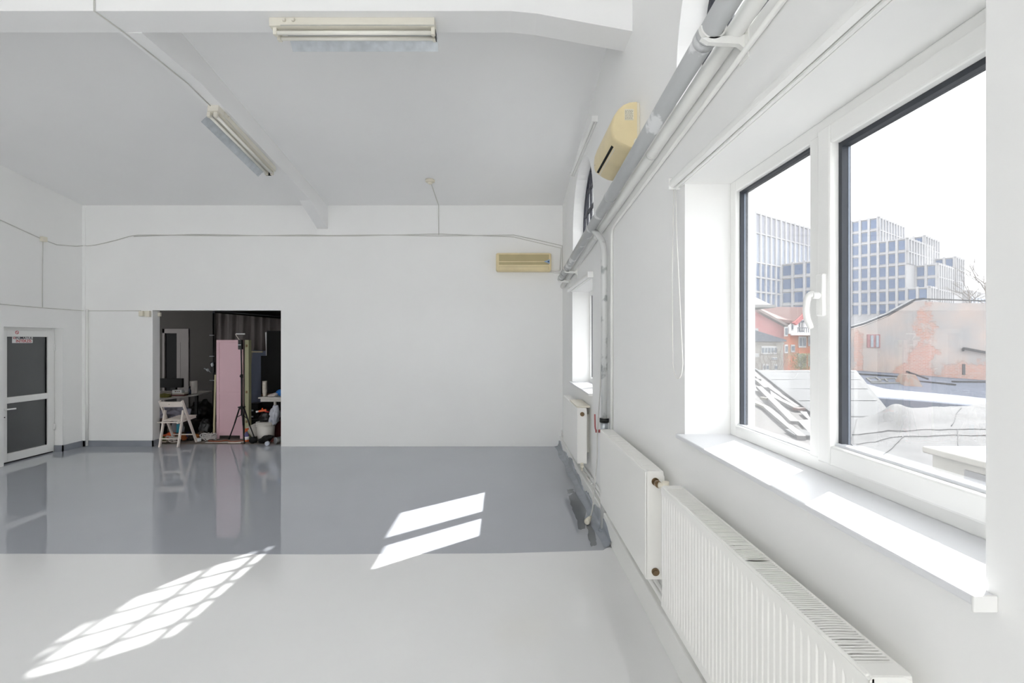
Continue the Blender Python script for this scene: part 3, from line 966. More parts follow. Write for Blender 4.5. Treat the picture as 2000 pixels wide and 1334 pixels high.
# ------------------------------------------------------------------ detector, cables, junctions
t = thing('smoke_detector', (-1.113, 7.29, zceil(7.29) - 0.05), 'small cream smoke detector on the ceiling near the back wall', 'detector')
bm = new(); lathe(bm, [(0.07, 0.0), (0.072, -0.02), (0.066, -0.035)], (-1.113, 7.29, zceil(7.29) + 0.006), 24); part('base', bm, CREAM2, t)
bm = new(); lathe(bm, [(0.04, -0.03), (0.042, -0.05), (0.02, -0.066)], (-1.113, 7.29, zceil(7.29) + 0.006), 20); part('sensor', bm, CREAM2, t)
bm = new()
yw = YB - 0.008
def bw(px, py): return (at(px, py, YB).x, yw, at(px, py, YB).z)
zc = 0.006
tube(bm, [(-1.113, 7.29, zceil(7.29) - zc), (-1.108, 7.7, zceil(7.7) - zc), (bw(857, 401)[0], 8.15, zceil(8.15) - zc), (bw(857, 401)[0], yw, 4.03), bw(857, 459)], 0.007, n=6)
single('detector_cable', bm, CABLE, 'white cable from the smoke detector down the back wall', 'cable')

def lw(px, py):     # a point of the left wall at a pixel
    Y = FPX * XL / (px - CX)
    q = at(px, py, Y)
    return (XL + 0.008, Y, q.z)
bm = new()
tube(bm, [lw(-60, 404), lw(0, 430), lw(83, 468), lw(110, 478), lw(150, 481)] + spline([(bw(163, 480)[0], yw, bw(163, 480)[2]), bw(185, 479), bw(225, 470), bw(262, 460), bw(300, 459)], 4) + [bw(450, 461), bw(600, 459), bw(640, 460), bw(740, 459), bw(860, 461), bw(1003, 459), bw(1040, 467), bw(1098, 480), bw(1099, 530)], 0.0075, n=6)
single('wall_cable', bm, CABLE, 'white cable running from the left wall across the back wall', 'cable')
bm = new()
tube(bm, [bw(262, 462), bw(380, 458), bw(560, 461), bw(700, 461), bw(857, 457), bw(1003, 463), bw(1096, 485), bw(1094, 528)], 0.006, n=6)
single('wall_cable', bm, CABLE, 'second white cable twisting along the back wall under the beam end', 'cable')
bm = new()
tube(bm, [lw(-60, 586), lw(0, 594), lw(80, 601), lw(148, 606), bw(165, 607), bw(230, 607), bw(276, 607)], 0.006, n=6)
single('thin_cable', bm, CABLE, 'thin white cable above the glazed door to the sensor', 'cable')
bm = new()
tube(bm, [lw(83, 470), lw(82, 540), lw(82, 600)], 0.005, n=6)
single('thin_cable', bm, CABLE, 'thin white cable dropping down the left wall', 'cable')
bm = new(); p = lw(82, 467); box(bm, XL, XL + 0.05, p[1] - 0.04, p[1] + 0.04, p[2] - 0.04, p[2] + 0.035, 0.005)
single('junction_box', bm, CREAM2, 'small white junction box on the left wall', 'box')
bm = new(); tube(bm, [(XL + 0.09, YB - 0.022, 0.02), (XL + 0.09, YB - 0.022, 2.30)], 0.018, n=10)
single('corner_pipe', bm, TRIMW, 'thin white pipe standing in the corner left of the doorway', 'pipe')
bm = new(); box(bm, XL, XL + 0.05, YB - 0.012, YB, 0.0, 4.04)
struct('trim_5', bm, WALL, 'white corner strip between left and back wall')
# sensor boxes beside the doorway
t = thing('alarm_sensor', (OX0 - 0.1, YB - 0.03, 2.17), 'pair of cream sensor boxes at the top left of the doorway', 'sensor')
bm = new(); box(bm, OX0 - 0.205, OX0 - 0.135, YB - 0.045, YB, 2.185, 2.275, 0.006); part('box', bm, CREAM2, t)
bm = new(); box(bm, OX0 - 0.105, OX0 - 0.02, YB - 0.05, YB, 2.175, 2.275, 0.006); part('box', bm, CREAM2, t)
bm = new(); box(bm, OX0 + 0.0, OX0 + 0.04, YBT - 0.06, YBT - 0.01, 2.19, 2.26, 0.01); part('magnet', bm, CREAM2, t)
# cable over the beams
bm = new()
tube(bm, [(-3.13, 3.0, zceil(3.0) - 0.006), (-3.13, CB0 - 0.008, zceil(3.7) - 0.01), (-3.13, CB0 - 0.008, CBZ - 0.006), (-3.10, CB1, CBZ - 0.010), (-3.09, 4.75, zb(4.75, 0.27) - 0.008), (-3.08, 5.1, zb(5.1, 0.265) - 0.008)], 0.006, n=6)
single('lamp_cable', bm, CABLE, 'white cable over the beams feeding the far strip light', 'cable')

# ------------------------------------------------------------------ glazed door with its notice
XD = XL - 0.13
t = thing('door_1', (XD, (DY0 + DY1) / 2, 0), 'white framed door with two dark grey panes', '', kind='structure')
bm = new()
xa, xb = XD - 0.06, XD
box(bm, xa, xb, DY0, DY0 + 0.05, 0, DZ, 0.004); box(bm, xa, xb, DY1 - 0.05, DY1, 0, DZ, 0.004); box(bm, xa, xb, DY0 + 0.05, DY1 - 0.05, DZ - 0.05, DZ, 0.004)
part('door_frame', bm, PVC, t)
ly0, ly1, lz0, lz1 = DY0 + 0.056, DY1 - 0.045, 0.02, DZ - 0.045
bm = new()
w = 0.095
XLF = XD + 0.025
box(bm, xa, XLF, ly0, ly0 + w, lz0, lz1, 0.006)
box(bm, xa, XLF, ly1 - w, ly1, lz0, lz1, 0.006)
box(bm, xa, XLF, ly0 + w - 0.002, ly1 - w + 0.002, lz1 - w, lz1, 0.006)
box(bm, xa, XLF, ly0 + w - 0.002, ly1 - w + 0.002, lz0, lz0 + 0.12, 0.006)
box(bm, xa, XLF, ly0 + w - 0.002, ly1 - w + 0.002, 0.865, 0.955, 0.006)
leaf = part('door_leaf', bm, PVC, t)
FROST = mat('dark grey door glass', (92, 94, 95), 0.35, var=0.04, vscale=3)
for (z0, z1) in ((lz0 + 0.12, 0.865), (0.955, lz1 - w)):
    bm = new(); box(bm, XD - 0.02, XD - 0.012, ly0 + w, ly1 - w, z0, z1); part('pane', bm, FROST, leaf)
    bm = new(); box(bm, XD - 0.012, XD + 0.004, ly1 - w - 0.012, ly1 - w, z0, z1); part('gasket', bm, BLACK, leaf)
bm = new()
box(bm, XLF, XLF + 0.012, ly0 + 0.03, ly0 + 0.06, 0.62, 0.86, 0.004)
cyl(bm, (XLF, ly0 + 0.045, 0.79), (XLF + 0.055, ly0 + 0.045, 0.79), 0.011, n=12)
bar(bm, (XLF + 0.052, ly0 + 0.035, 0.79), (XLF + 0.052, ly0 + 0.17, 0.785), 0.018, 0.022, bev=0.006)
part('door_handle', bm, PVC, leaf)
bm = new(); cyl(bm, (XLF + 0.011, ly0 + 0.045, 0.675), (XLF + 0.0135, ly0 + 0.045, 0.675), 0.009, n=12); part('keyhole', bm, BLACK, leaf)
for z in (0.35, 1.62):
    bm = new(); cyl(bm, (XLF - 0.005, ly1 + 0.012, z), (XLF - 0.005, ly1 + 0.012, z + 0.11), 0.014, n=12)
    box(bm, XD, XLF - 0.002, ly1 - 0.01, ly1 + 0.036, z + 0.02, z + 0.09); part('hinge', bm, PVC, leaf)
bm = new(); box(bm, XLF - 0.001, XLF + 0.001, ly0 + 0.01, ly1 - 0.01, 0.006, 0.02); part('threshold_brush', bm, BLACK, leaf)

def text_part(name, body, size, loc, m, parent):
    """lettering on a surface that faces +x, read along +y"""
    cu = bpy.data.curves.new(name, 'FONT')
    cu.body = body
    cu.size = size
    cu.align_x = 'CENTER'
    cu.extrude = 0.0006
    cu.offset = size * 0.022
    tmp = bpy.data.objects.new('tmp', cu)
    COL.objects.link(tmp)
    dg = bpy.context.evaluated_depsgraph_get()
    me = bpy.data.meshes.new_from_object(tmp.evaluated_get(dg))
    bpy.data.objects.remove(tmp, do_unlink=True)
    R = Matrix(((0, 0, 1), (1, 0, 0), (0, 1, 0))).to_4x4()
    me.transform(Matrix.Translation(Vector(loc)) @ R)
    b = new(); b.from_mesh(me); bpy.data.meshes.remove(me)
    return part(name, b, m, parent)
SIGNW = mat('white sign', (236, 236, 236), 0.5)
SIGNB = mat('black lettering', (40, 42, 52), 0.6)
SIGNR = mat('red lettering', (186, 60, 66), 0.6)
sy0, sy1 = 7.135, 7.445
sz1 = 1.845; sz0 = 1.742
n = thing('notice', (XD - 0.01, (sy0 + sy1) / 2, sz0), 'white no smoking notice with black and red words on the door glass', 'sign')
XS = XD - 0.012
bm = new(); box(bm, XS, XS + 0.003, sy0, sy1, sz0, sz1); part('plate', bm, SIGNW, n)
text_part('lettering', 'FUMATUL', 0.058, (XS + 0.004, (sy0 + sy1) / 2 + 0.024, sz0 + 0.057), SIGNB, n)
text_part('lettering', 'INTERZIS', 0.058, (XS + 0.004, (sy0 + sy1) / 2 + 0.016, sz0 + 0.010), SIGNR, n)
def ring(bm, c, r0, r1, x0, x1, k=20):
    for i in range(k):
        a0, a1 = 2 * math.pi * i / k, 2 * math.pi * (i + 1) / k
        prism(bm, [(c[0] + r0 * math.cos(a0), c[1] + r0 * math.sin(a0)), (c[0] + r0 * math.cos(a1), c[1] + r0 * math.sin(a1)), (c[0] + r1 * math.cos(a1), c[1] + r1 * math.sin(a1)), (c[0] + r1 * math.cos(a0), c[1] + r1 * math.sin(a0))], 'X', x0, x1)
bm = new()
c = (sy0 + 0.032, sz0 + 0.076)
ring(bm, c, 0.014, 0.019, XS + 0.003, XS + 0.0042)
obox(bm, (XS + 0.0036, c[0], c[1]), (0.0012, 0.034, 0.005), (math.radians(45), 0, 0))
part('prohibition_mark', bm, SIGNR, n)
st = thing('round_sticker', (XLF + 0.001, 7.17, 1.88), 'small round red and white sticker on the door top rail', 'sticker')
bm = new(); cyl(bm, (XLF, 7.17, 1.898), (XLF + 0.002, 7.17, 1.898), 0.026, n=20); part('disc', bm, SIGNW, st)
bm = new(); ring(bm, (7.17, 1.898), 0.018, 0.026, XLF + 0.002, XLF + 0.003); obox(bm, (XLF + 0.0025, 7.17, 1.898), (0.001, 0.04, 0.007), (math.radians(-45), 0, 0)); part('mark', bm, SIGNR, st)

# ------------------------------------------------------------------ the dark store room behind the doorway
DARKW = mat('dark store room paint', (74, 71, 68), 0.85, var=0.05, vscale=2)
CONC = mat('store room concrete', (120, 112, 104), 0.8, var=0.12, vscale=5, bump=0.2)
SY1 = 12.2
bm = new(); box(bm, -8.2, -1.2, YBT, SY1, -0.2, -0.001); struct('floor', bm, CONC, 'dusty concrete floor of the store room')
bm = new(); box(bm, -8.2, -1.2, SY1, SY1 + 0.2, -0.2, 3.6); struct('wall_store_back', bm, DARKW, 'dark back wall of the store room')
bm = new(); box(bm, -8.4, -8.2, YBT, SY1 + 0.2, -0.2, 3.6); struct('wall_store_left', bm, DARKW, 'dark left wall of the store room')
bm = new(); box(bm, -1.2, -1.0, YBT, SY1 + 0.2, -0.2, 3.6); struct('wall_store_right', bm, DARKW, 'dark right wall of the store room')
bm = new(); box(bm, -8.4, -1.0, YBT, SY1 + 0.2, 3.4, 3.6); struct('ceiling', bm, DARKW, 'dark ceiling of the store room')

# partition with a door at the left of the store room
YP = 10.6
GREYP = mat('grey door frame paint', (132, 126, 124), 0.6, var=0.03)
def sx(px, Y): return (px - CX) * Y / FPX
def sz(py, Y): return CAMH - (py - CY) * Y / FPX
bm = new()
box(bm, -8.2, sx(318, YP), YP, YP + 0.15, 0, 3.4)
box(bm, sx(370, YP), sx(420, YP), YP, YP + 0.15, 0, 3.4)
box(bm, sx(318, YP), sx(370, YP), YP, YP + 0.15, sz(642, YP), 3.4)
struct('wall_store_partition', bm, DARKW, 'dark partition wall inside the store room')
t = thing('door_2', (sx(345, YP), YP, 0), 'dark glazed door with a grey frame inside the store room', '', kind='structure')
bm = new()
fx0, fx1, fz = sx(318, YP), sx(370, YP), sz(642, YP)
box(bm, fx0, fx0 + 0.05, YP - 0.02, YP + 0.1, 0, fz, 0.004); box(bm, fx1 - 0.26, fx1, YP - 0.03, YP + 0.1, 0, fz, 0.004); box(bm, fx0, fx1, YP - 0.02, YP + 0.1, fz - 0.10, fz, 0.004)
part('door_frame', bm, GREYP, t)
bm = new(); box(bm, fx0 + 0.05, fx1 - 0.25, YP + 0.03, YP + 0.07, 0.02, fz - 0.10); part('door_leaf', bm, BLACKM, t)
bm = new(); box(bm, fx1 - 0.19, fx1 - 0.175, YP - 0.036, YP - 0.028, 0.1, fz - 0.3); part('door_bead', bm, GREYP, t)

# curtain hung on a rail across the store room
CURT = mat('grey backdrop cloth', (150, 143, 141), 0.9, var=0.05, vscale=3)
YC = 10.3
t = thing('backdrop_curtain', (sx(485, YC), YC, 0.2), 'dark grey backdrop cloth hanging from a slanting rail', 'curtain')
bm = new()
n = 90
prev = None
x0, x1 = sx(421, YC), sx(552, YC) + 0.1
for i in range(n + 1):
    u = i / n
    x = x0 + (x1 - x0) * u
    top = sz(611, YC) + (sz(624, YC) - sz(611, YC)) * u
    col = []
    for k in range(8):
        v = k / 7
        amp = 0.035 * (1 - 0.6 * v)
        y = YC + amp * math.sin(u * 46 + 1.5 * math.sin(u * 9)) + 0.012 * math.sin(u * 120 + v * 6)
        col.append(bm.verts.new((x, y, top + (0.2 - top) * v)))
    if prev:
        for k in range(7):
            f = bm.faces.new((prev[k], prev[k + 1], col[k + 1], col[k])); f.smooth = True
    prev = col
bmesh.ops.solidify(bm, geom=bm.faces[:], thickness=0.006)
part('cloth', bm, CURT, t)
bm = new(); cyl(bm, (x0 - 0.05, YC, sz(610, YC) + 0.03), (x1 + 0.05, YC, sz(623, YC) + 0.03), 0.018, n=10); part('rail', bm, BLACK, t)
bm = new(); cyl(bm, (x0 - 0.03, YC - 0.02, 0.0), (x0 - 0.03, YC - 0.02, 2.4), 0.02, n=10); part('post', bm, mat('grey aluminium', (120, 120, 135), 0.4, metal=0.5), t)

# folding chair on the threshold, back turned to the hall
WOODW = mat('white painted wood', (226, 216, 208), 0.45, var=0.03, vscale=8)
t = thing('folding_chair', (-5.58, 8.33, 0), 'white wooden folding chair standing in the dark doorway', 'chair')
cl, cr_ = -5.775, -5.40
for x in (cl, cr_):
    bm = new(); bar(bm, (x, 8.15, 0.77), (x, 8.535, 0.0), 0.026, 0.042, up=(0, 1, 0.4), bev=0.004); part('back_post', bm, WOODW, t)
    xi = x + (0.034 if x < -5.6 else -0.034)
    bm = new(); bar(bm, (xi, 8.235, 0.60), (xi, 8.10, 0.0), 0.026, 0.042, up=(0, 1, 0.2), bev=0.004); part('leg', bm, WOODW, t)
# curved backrest board
bm = new()
n = 10
prev = None
for i in range(n + 1):
    u = i / n
    x = cl + (cr_ - cl) * u
    dy = -0.03 * math.sin(math.pi * u)
    ring = [bm.verts.new((x, 8.165 + dy, 0.665)), bm.verts.new((x, 8.145 + dy, 0.755)), bm.verts.new((x, 8.158 + dy, 0.758)), bm.verts.new((x, 8.178 + dy, 0.668))]
    if prev:
        for k in range(4):
            bm.faces.new((prev[k], prev[(k + 1) % 4], ring[(k + 1) % 4], ring[k]))
    else: bm.faces.new(ring)
    prev = ring
bm.faces.new(prev)
br = part('backrest', bm, WOODW, t)
bm = new(); cyl(bm, (-5.595, 8.122, 0.712), (-5.595, 8.115, 0.712), 0.006, n=10); part('screw', bm, BRONZE, br)
# seat slats in a frame
ti = math.radians(3)
for x in (cl + 0.06, cr_ - 0.06):
    bm = new(); bar(bm, (x, 8.12, 0.405), (x, 8.60, 0.435), 0.024, 0.04, bev=0.004); part('seat_rail', bm, WOODW, t)
for k in range(7):
    y = 8.15 + k * 0.066
    z = 0.427 + (y - 8.12) * 0.0625
    bm = new(); box(bm, cl + 0.04, cr_ - 0.04, y, y + 0.058, z, z + 0.014, 0.003); part('seat_slat', bm, WOODW, t)
for (y, z) in ((8.13, 0.135), (8.465, 0.145)):
    bm = new(); cyl(bm, (cl + 0.01, y, z), (cr_ - 0.01, y, z), 0.011, n=10); part('stretcher', bm, WOODW, t)
bm = new(); cyl(bm, (cl - 0.02, 8.13, 0.41), (cr_ + 0.02, 8.13, 0.41), 0.011, n=10); part('pivot_rod', bm, WOODW, t)

# pink folding screen
PINK = mat('pink lacquer', (222, 186, 194), 0.45, var=0.02, vscale=2)
t = thing('pink_screen', (-4.97, 8.84, 0), 'tall pink panelled folding screen standing in the dark doorway', 'screen')
YK = 8.80
kx0, kx1 = sx(422.5, YK), sx(474, YK)
def panel_leaf(parent, m, X0, X1, y0, y1, z0, z1):
    bm = new()
    w = 0.05
    box(bm, X0, X0 + w, y0, y1, z0, z1, 0.003); box(bm, X1 - w, X1, y0, y1, z0, z1, 0.003)
    lf = part('leaf_frame', bm, m, parent)
    for (a, b) in ((z0 + 0.06, z0 + 0.13), (0.80, 0.845), (z1 - 0.05, z1)):
        bm = new(); box(bm, X0 + w, X1 - w, y0, y1, a, b, 0.003); part('rail', bm, m, parent)
    for (a, b) in ((z0 + 0.13, 0.80), (0.845, z1 - 0.05)):
        bm = new(); box(bm, X0 + w - 0.005, X1 - w + 0.005, y0 + 0.010, y1 - 0.010, a - 0.005, b + 0.005); part('panel', bm, m, parent)
panel_leaf(t, PINK, kx0, kx1, YK, YK + 0.03, 0.0, sz(664, YK))
GRNC = mat('pale green screen back', (186, 186, 150), 0.55, var=0.03)
bm = new(); obox(bm, (kx1 + 0.045, YK + 0.10, sz(664, YK) / 2), (0.07, 0.10, sz(664, YK)), None, 0.003); leaf2 = part('folded_leaf', bm, GRNC, t, label='pale green folded leaf')
for z in (0.28, 0.82, 1.66):
    bm = new(); box(bm, kx1 + 0.03, kx1 + 0.062, YK + 0.042, YK + 0.05, z, z + 0.045, 0.002); part('hinge', bm, BRONZE, leaf2)

# black light stand
t = thing('light_stand', (sx(474, 8.6), 8.6, 0), 'black tripod light stand in front of the pink screen', 'stand')
LX, LY = sx(472, 8.62), 8.62
bm = new(); cyl(bm, (LX, LY, 0.45), (LX, LY, 1.15), 0.016, n=12); part('lower_pole', bm, BLACK, t)
bm = new(); cyl(bm, (LX, LY, 1.13), (LX - 0.01, LY, 1.72), 0.012, n=12); part('upper_pole', bm, BLACK, t)
bm = new(); cyl(bm, (LX, LY, 1.12), (LX, LY, 1.18), 0.022, n=12); cyl(bm, (LX, LY - 0.02, 1.15), (LX, LY - 0.045, 1.15), 0.014, n=10); part('pole_clamp', bm, BLACK, t)
bm = new(); cyl(bm, (LX, LY, 0.56), (LX, LY, 0.62), 0.024, n=12); obox(bm, (LX, LY, 0.60), (0.09, 0.09, 0.02)); part('hub', bm, BLACK, t)
for (px, py) in ((447.5, 858), (477.5, 866.5), (500, 864)):
    Yf = FPX * CAMH / (py - CY)
    fx = sx(px, Yf)
    bm = new()
    hx = LX + (fx - LX) * 0.14
    hy = LY + (Yf - LY) * 0.14
    tube(bm, [(hx, hy, 0.60), (LX + (fx - LX) * 0.55, LY + (Yf - LY) * 0.55, 0.30)], 0.013, n=10)
    tube(bm, [(LX + (fx - LX) * 0.5, LY + (Yf - LY) * 0.5, 0.33), (fx, Yf, 0.012)], 0.010, n=10)
    tube(bm, [(LX, LY, 0.47), (LX + (fx - LX) * 0.42, LY + (Yf - LY) * 0.42, 0.40)], 0.007, n=8)
    lg = part('leg', bm, BLACK, t)
    bm = new(); cyl(bm, (fx, Yf, 0.0), (fx, Yf, 0.03), 0.015, 0.013, n=10); part('foot', bm, BLACK, lg)
bm = new(); box(bm, LX - 0.05, LX + 0.012, LY - 0.03, LY + 0.03, 1.62, 1.79, 0.006); part('head_clamp', bm, BLACK, t)
bm = new(); box(bm, LX - 0.05, LX + 0.005, LY - 0.036, LY - 0.03, 1.695, 1.71); part('silver_screw', bm, GALV2, t)
# paint roller stuck in the clamp
t = thing('paint_roller', (LX - 0.02, LY - 0.04, 1.79), 'white paint roller frame on top of the light stand', 'roller')
bm = new(); tube(bm, spline([(LX - 0.02, LY - 0.04, 1.792), (LX - 0.055, LY - 0.04, 1.84), (LX - 0.085, LY - 0.04, 1.885), (LX - 0.078, LY - 0.04, 1.895), (LX - 0.06, LY - 0.04, 1.895)], 4), 0.006, n=8); part('wire_frame', bm, WOODW, t)
bm = new(); cyl(bm, (LX - 0.075, LY - 0.04, 1.895), (LX + 0.075, LY - 0.04, 1.895), 0.011, n=12); part('roller_sleeve', bm, SIGNW, t)

# second stand with clamps and a cream batten beside it
t = thing('clamp_stand', (sx(418, 9.3), 9.3, 0), 'dark pole with metal clamps left of the pink screen', 'stand')
X2 = sx(417, 9.3)
bm = new(); cyl(bm, (X2, 9.3, 0.0), (X2, 9.3, 2.30), 0.018, n=12); part('pole', bm, BLACK, t)
for z in (1.02, 1.48, 1.88):
    bm = new(); cyl(bm, (X2 - 0.06, 9.27, z), (X2 + 0.03, 9.27, z), 0.006, n=8); part('spigot', bm, GALV2, t)
bm = new(); obox(bm, (X2 + 0.005, 9.27, 1.27), (0.07, 0.06, 0.20), None, 0.008); part('clamp', bm, BLACK, t)
bm = new(); tube(bm, [(X2 - 0.15, 9.25, 1.25), (X2 - 0.09, 9.25, 1.23), (X2 - 0.02, 9.25, 1.17)], 0.011, n=8); blob(bm, (X2 - 0.08, 9.25, 1.22), (0.03, 0.025, 0.03), 4); blob(bm, (X2 + 0.015, 9.235, 1.32), (0.028, 0.02, 0.04), 9); part('swivel_arm', bm, GALV2, t)
bm = new(); bar(bm, (sx(421, 8.95), 8.95, 1.15), (sx(418, 8.85), 8.85, 0.0), 0.03, 0.035)
single('batten', bm, mat('cream timber', (196, 186, 150), 0.6, var=0.05), 'thin cream batten leaning beside the pink screen', 'batten')

# left worktable and what lies on it
TABW = mat('white laminate', (214, 210, 204), 0.5, var=0.02)
YT = 9.15
t = thing('work_table', (-6.3, 9.2, 0), 'white topped worktable behind the folding chair', 'table')
bm = new(); prism(bm, [(-7.4, 8.65), (sx(316, 8.78), 8.78), (sx(388, 9.55), 9.55), (sx(388, 9.55) - 0.1, 10.15), (-7.4, 10.15)], 'Z', 0.70, 0.73); part('tabletop', bm, TABW, t)
for (x, y) in ((-6.78, 8.78), (sx(384, 9.6), 9.6), (-7.2, 8.9), (-7.2, 10.0)):
    bm = new(); box(bm, x - 0.025, x + 0.025, y - 0.025, y + 0.025, 0, 0.70, 0.004); part('leg', bm, BLACK, t)
TZ = 0.731
t = thing('monitor', (sx(334, 9.5), 9.5, TZ), 'black computer monitor facing away on the worktable', 'monitor')
bm = new(); box(bm, sx(312, 9.5), sx(357, 9.5), 9.48, 9.54, sz(763, 9.5) + 0.06, sz(739, 9.5), 0.01); part('screen_housing', bm, BLACKM, t)
bm = new(); box(bm, sx(330, 9.5), sx(340, 9.5), 9.54, 9.60, TZ, sz(748, 9.5), 0.004); box(bm, sx(322, 9.5), sx(348, 9.5), 9.46, 9.66, TZ, TZ + 0.015, 0.004); part('foot', bm, BLACK, t)
bm = new()
pts = []
xr = sx(376, 9.62)
lathe(bm, [(0.018, 0.0), (0.067, 0.0), (0.068, 0.01), (0.068, 0.235), (0.066, 0.243), (0.02, 0.243), (0.018, 0.20)], (xr, 9.66, TZ), 24)
single('paper_towel_roll', bm, mat('paper towel', (218, 212, 206), 0.9, var=0.03, vscale=20), 'white paper towel roll standing on the worktable', 'paper roll', smooth=False)
t = thing('bottle', (sx(370, 9.4), 9.45, TZ), 'dark blue bottle beside the paper towel roll', 'bottle')
bm = new(); lathe(bm, [(0.022, 0), (0.026, 0.006), (0.026, 0.075), (0.016, 0.10), (0.011, 0.12)], (sx(370.5, 9.45), 9.45, TZ), 16); part('body', bm, mat('dark blue plastic', (28, 36, 58), 0.3), t)
bm = new(); lathe(bm, [(0.013, 0.12), (0.013, 0.16)], (sx(370.5, 9.45), 9.45, TZ), 12); part('cap', bm, BLACK, t)
t = thing('printed_box', (sx(347, 9.2), 9.2, TZ), 'small white printed box lying on the worktable', 'box')
bm = new(); obox(bm, (sx(347, 9.2), 9.22, TZ + 0.085), (0.17, 0.10, 0.055), (0, 0, 0.1), 0.003); part('carton', bm, SIGNW, t)
bm = new()
for k in range(4):
    obox(bm, (sx(347, 9.2) - 0.055 + k * 0.035, 9.167, TZ + 0.088), (0.02, 0.002, 0.012 + 0.006 * (k % 2)), (0, 0, 0.1))
part('print', bm, mat('brown print', (110, 90, 80), 0.7), t)
BOOKS = [((110, 62, 56), 0.0, 0.21, 0.16), ((196, 190, 178), 0.029, 0.19, 0.15)]
for k, (c, dz, w, d_) in enumerate(BOOKS):
    bm = new(); obox(bm, (sx(349, 9.22) + 0.02 * k, 9.24, TZ + dz + 0.0145), (w + 0.03, d_, 0.028), (0, 0, 0.15 - 0.1 * k), 0.002)
    single('book', bm, mat('book cover %d' % k, c, 0.6), ['dark red book under the printed box on the worktable', 'pale book between the red book and the printed box'][k], 'book')
bm = new(); blob(bm, (sx(322, 8.98), 8.98, TZ + 0.03), (0.11, 0.08, 0.042), 3, 0.35)
single('folded_rag', bm, mat('olive rag', (128, 124, 66), 0.9, var=0.2, vscale=30), 'olive green rag at the near edge of the worktable', 'rag')
for k in range(3):
    bm = new(); obox(bm, (sx(322, 9.2) + 0.02 * k, 9.22 + 0.03 * k, TZ + 0.045 + 0.012 * k), (0.30, 0.20, 0.010), (0.03, 0.05 * (k - 1), 0.3 * k), 0.001)
    single('paper_sheet', bm, mat('old paper %d' % k, (186 - 12 * k, 178 - 12 * k, 168 - 10 * k), 0.8, var=0.06, vscale=20), ['bottom folded paper of the loose pile left on the worktable', 'middle folded paper of the loose pile left on the worktable', 'top folded paper of the loose pile left on the worktable'][k], 'paper')
# under the table
LAV = mat('pale lavender cloth', (168, 166, 182), 0.9, var=0.1, vscale=12)
bm = new(); box(bm, -6.7, sx(362, 9.0), 8.95, 9.5, 0.20, 0.24)
single('low_shelf', bm, mat('dark shelf board', (60, 52, 50), 0.7), 'dark low shelf board under the worktable', 'shelf')
for s in (-6.6, -5.98):
    bm = new(); box(bm, s, s + 0.05, 9.0, 9.45, 0.0, 0.20); single('wooden_block', bm, mat('dark shelf board', (60, 52, 50), 0.7), ['dark block carrying the low shelf by the doorway edge', 'dark block carrying the low shelf behind the chair seat'][0 if s < -6.3 else 1], 'block')
bm = new(); blob(bm, (sx(336, 9.1), 9.15, 0.40), (0.26, 0.18, 0.15), 11, 0.5, 4)
single('cloth_bundle', bm, LAV, 'pale lavender cloth bundle under the worktable', 'cloth')
bm = new(); blob(bm, (sx(322, 9.0), 9.02, 0.29), (0.14, 0.06, 0.05), 21, 0.4, 3)
single('cloth_bundle', bm, mat('brownish cloth', (120, 100, 96), 0.9, var=0.1, vscale=12), 'brownish cloth folded under the lavender bundle', 'cloth')
bm = new(); blob(bm, (sx(345, 8.72), 8.74, 0.17), (0.12, 0.09, 0.18), 15, 0.25, 3)
single('sack', bm, mat('grey sack', (138, 136, 140), 0.9, var=0.06, vscale=10), 'grey sack standing behind the folding chair legs', 'sack')
bm = new(); blob(bm, (sx(330, 8.55), 8.57, 0.10), (0.09, 0.05, 0.055), 31, 0.5, 3)
single('orange_bag', bm, mat('orange plastic', (226, 104, 58), 0.5, var=0.1, vscale=10), 'crumpled orange plastic bag under the folding chair', 'bag')
bm = new()
for k in range(5):
    a = k * 1.1
    pts = [(sx(337, 8.45) + 0.09 * math.cos(2 * math.pi * i / 14) * (1 + 0.2 * math.sin(k)) + 0.03 * math.cos(a), 8.46 + 0.05 * math.sin(2 * math.pi * i / 14) + 0.02 * math.sin(a), 0.02 + 0.03 * (1 + math.sin(2 * math.pi * i / 14 + a)) + 0.012 * k) for i in range(15)]
    tube(bm, pts, 0.006, n=6)
single('cord_coil', bm, mat('white cord', (206, 198, 192), 0.8), 'coil of thin white cord on the floor under the chair', 'cord')
bm = new(); lathe(bm, [(0.03, 0), (0.032, 0.01), (0.032, 0.14), (0.028, 0.15)], (sx(351.5, 8.7), 8.66, 0.14), 16)
single('blue_can', bm, mat('turquoise can', (36, 150, 176), 0.4), 'turquoise can showing between the chair legs', 'can')
bm = new(); box(bm, sx(346, 8.7), sx(358, 8.7), 8.58, 8.74, 0.0, 0.139, 0.004)
single('cardboard_box', bm, mat('brown card', (96, 72, 54), 0.85), 'small brown box carrying the turquoise can', 'box')
bm = new(); lathe(bm, [(0.04, 0), (0.05, 0.005), (0.05, 0.05), (0.046, 0.055), (0.042, 0.012)], (sx(385, 8.55), 8.58, 0.0), 18)
single('plastic_lid', bm, SIGNW, 'white plastic tub on the floor beside the chair foot', 'tub')
bm = new(); bar(bm, (sx(313, 8.42), 8.42, 0.03), (sx(325, 8.42), 8.43, 0.03), 0.05, 0.02)
single('wood_offcut', bm, mat('pale offcut', (188, 178, 160), 0.7), 'pale timber offcut on the floor by the doorway edge', 'offcut')
bm = new(); blob(bm, (sx(318, 8.5), 8.55, 0.045), (0.08, 0.05, 0.045), 41, 0.4, 3)
single('green_cloth', bm, mat('green cloth', (108, 122, 60), 0.9, var=0.1), 'green cloth on the floor by the doorway edge', 'cloth')
rr = random.Random(12)
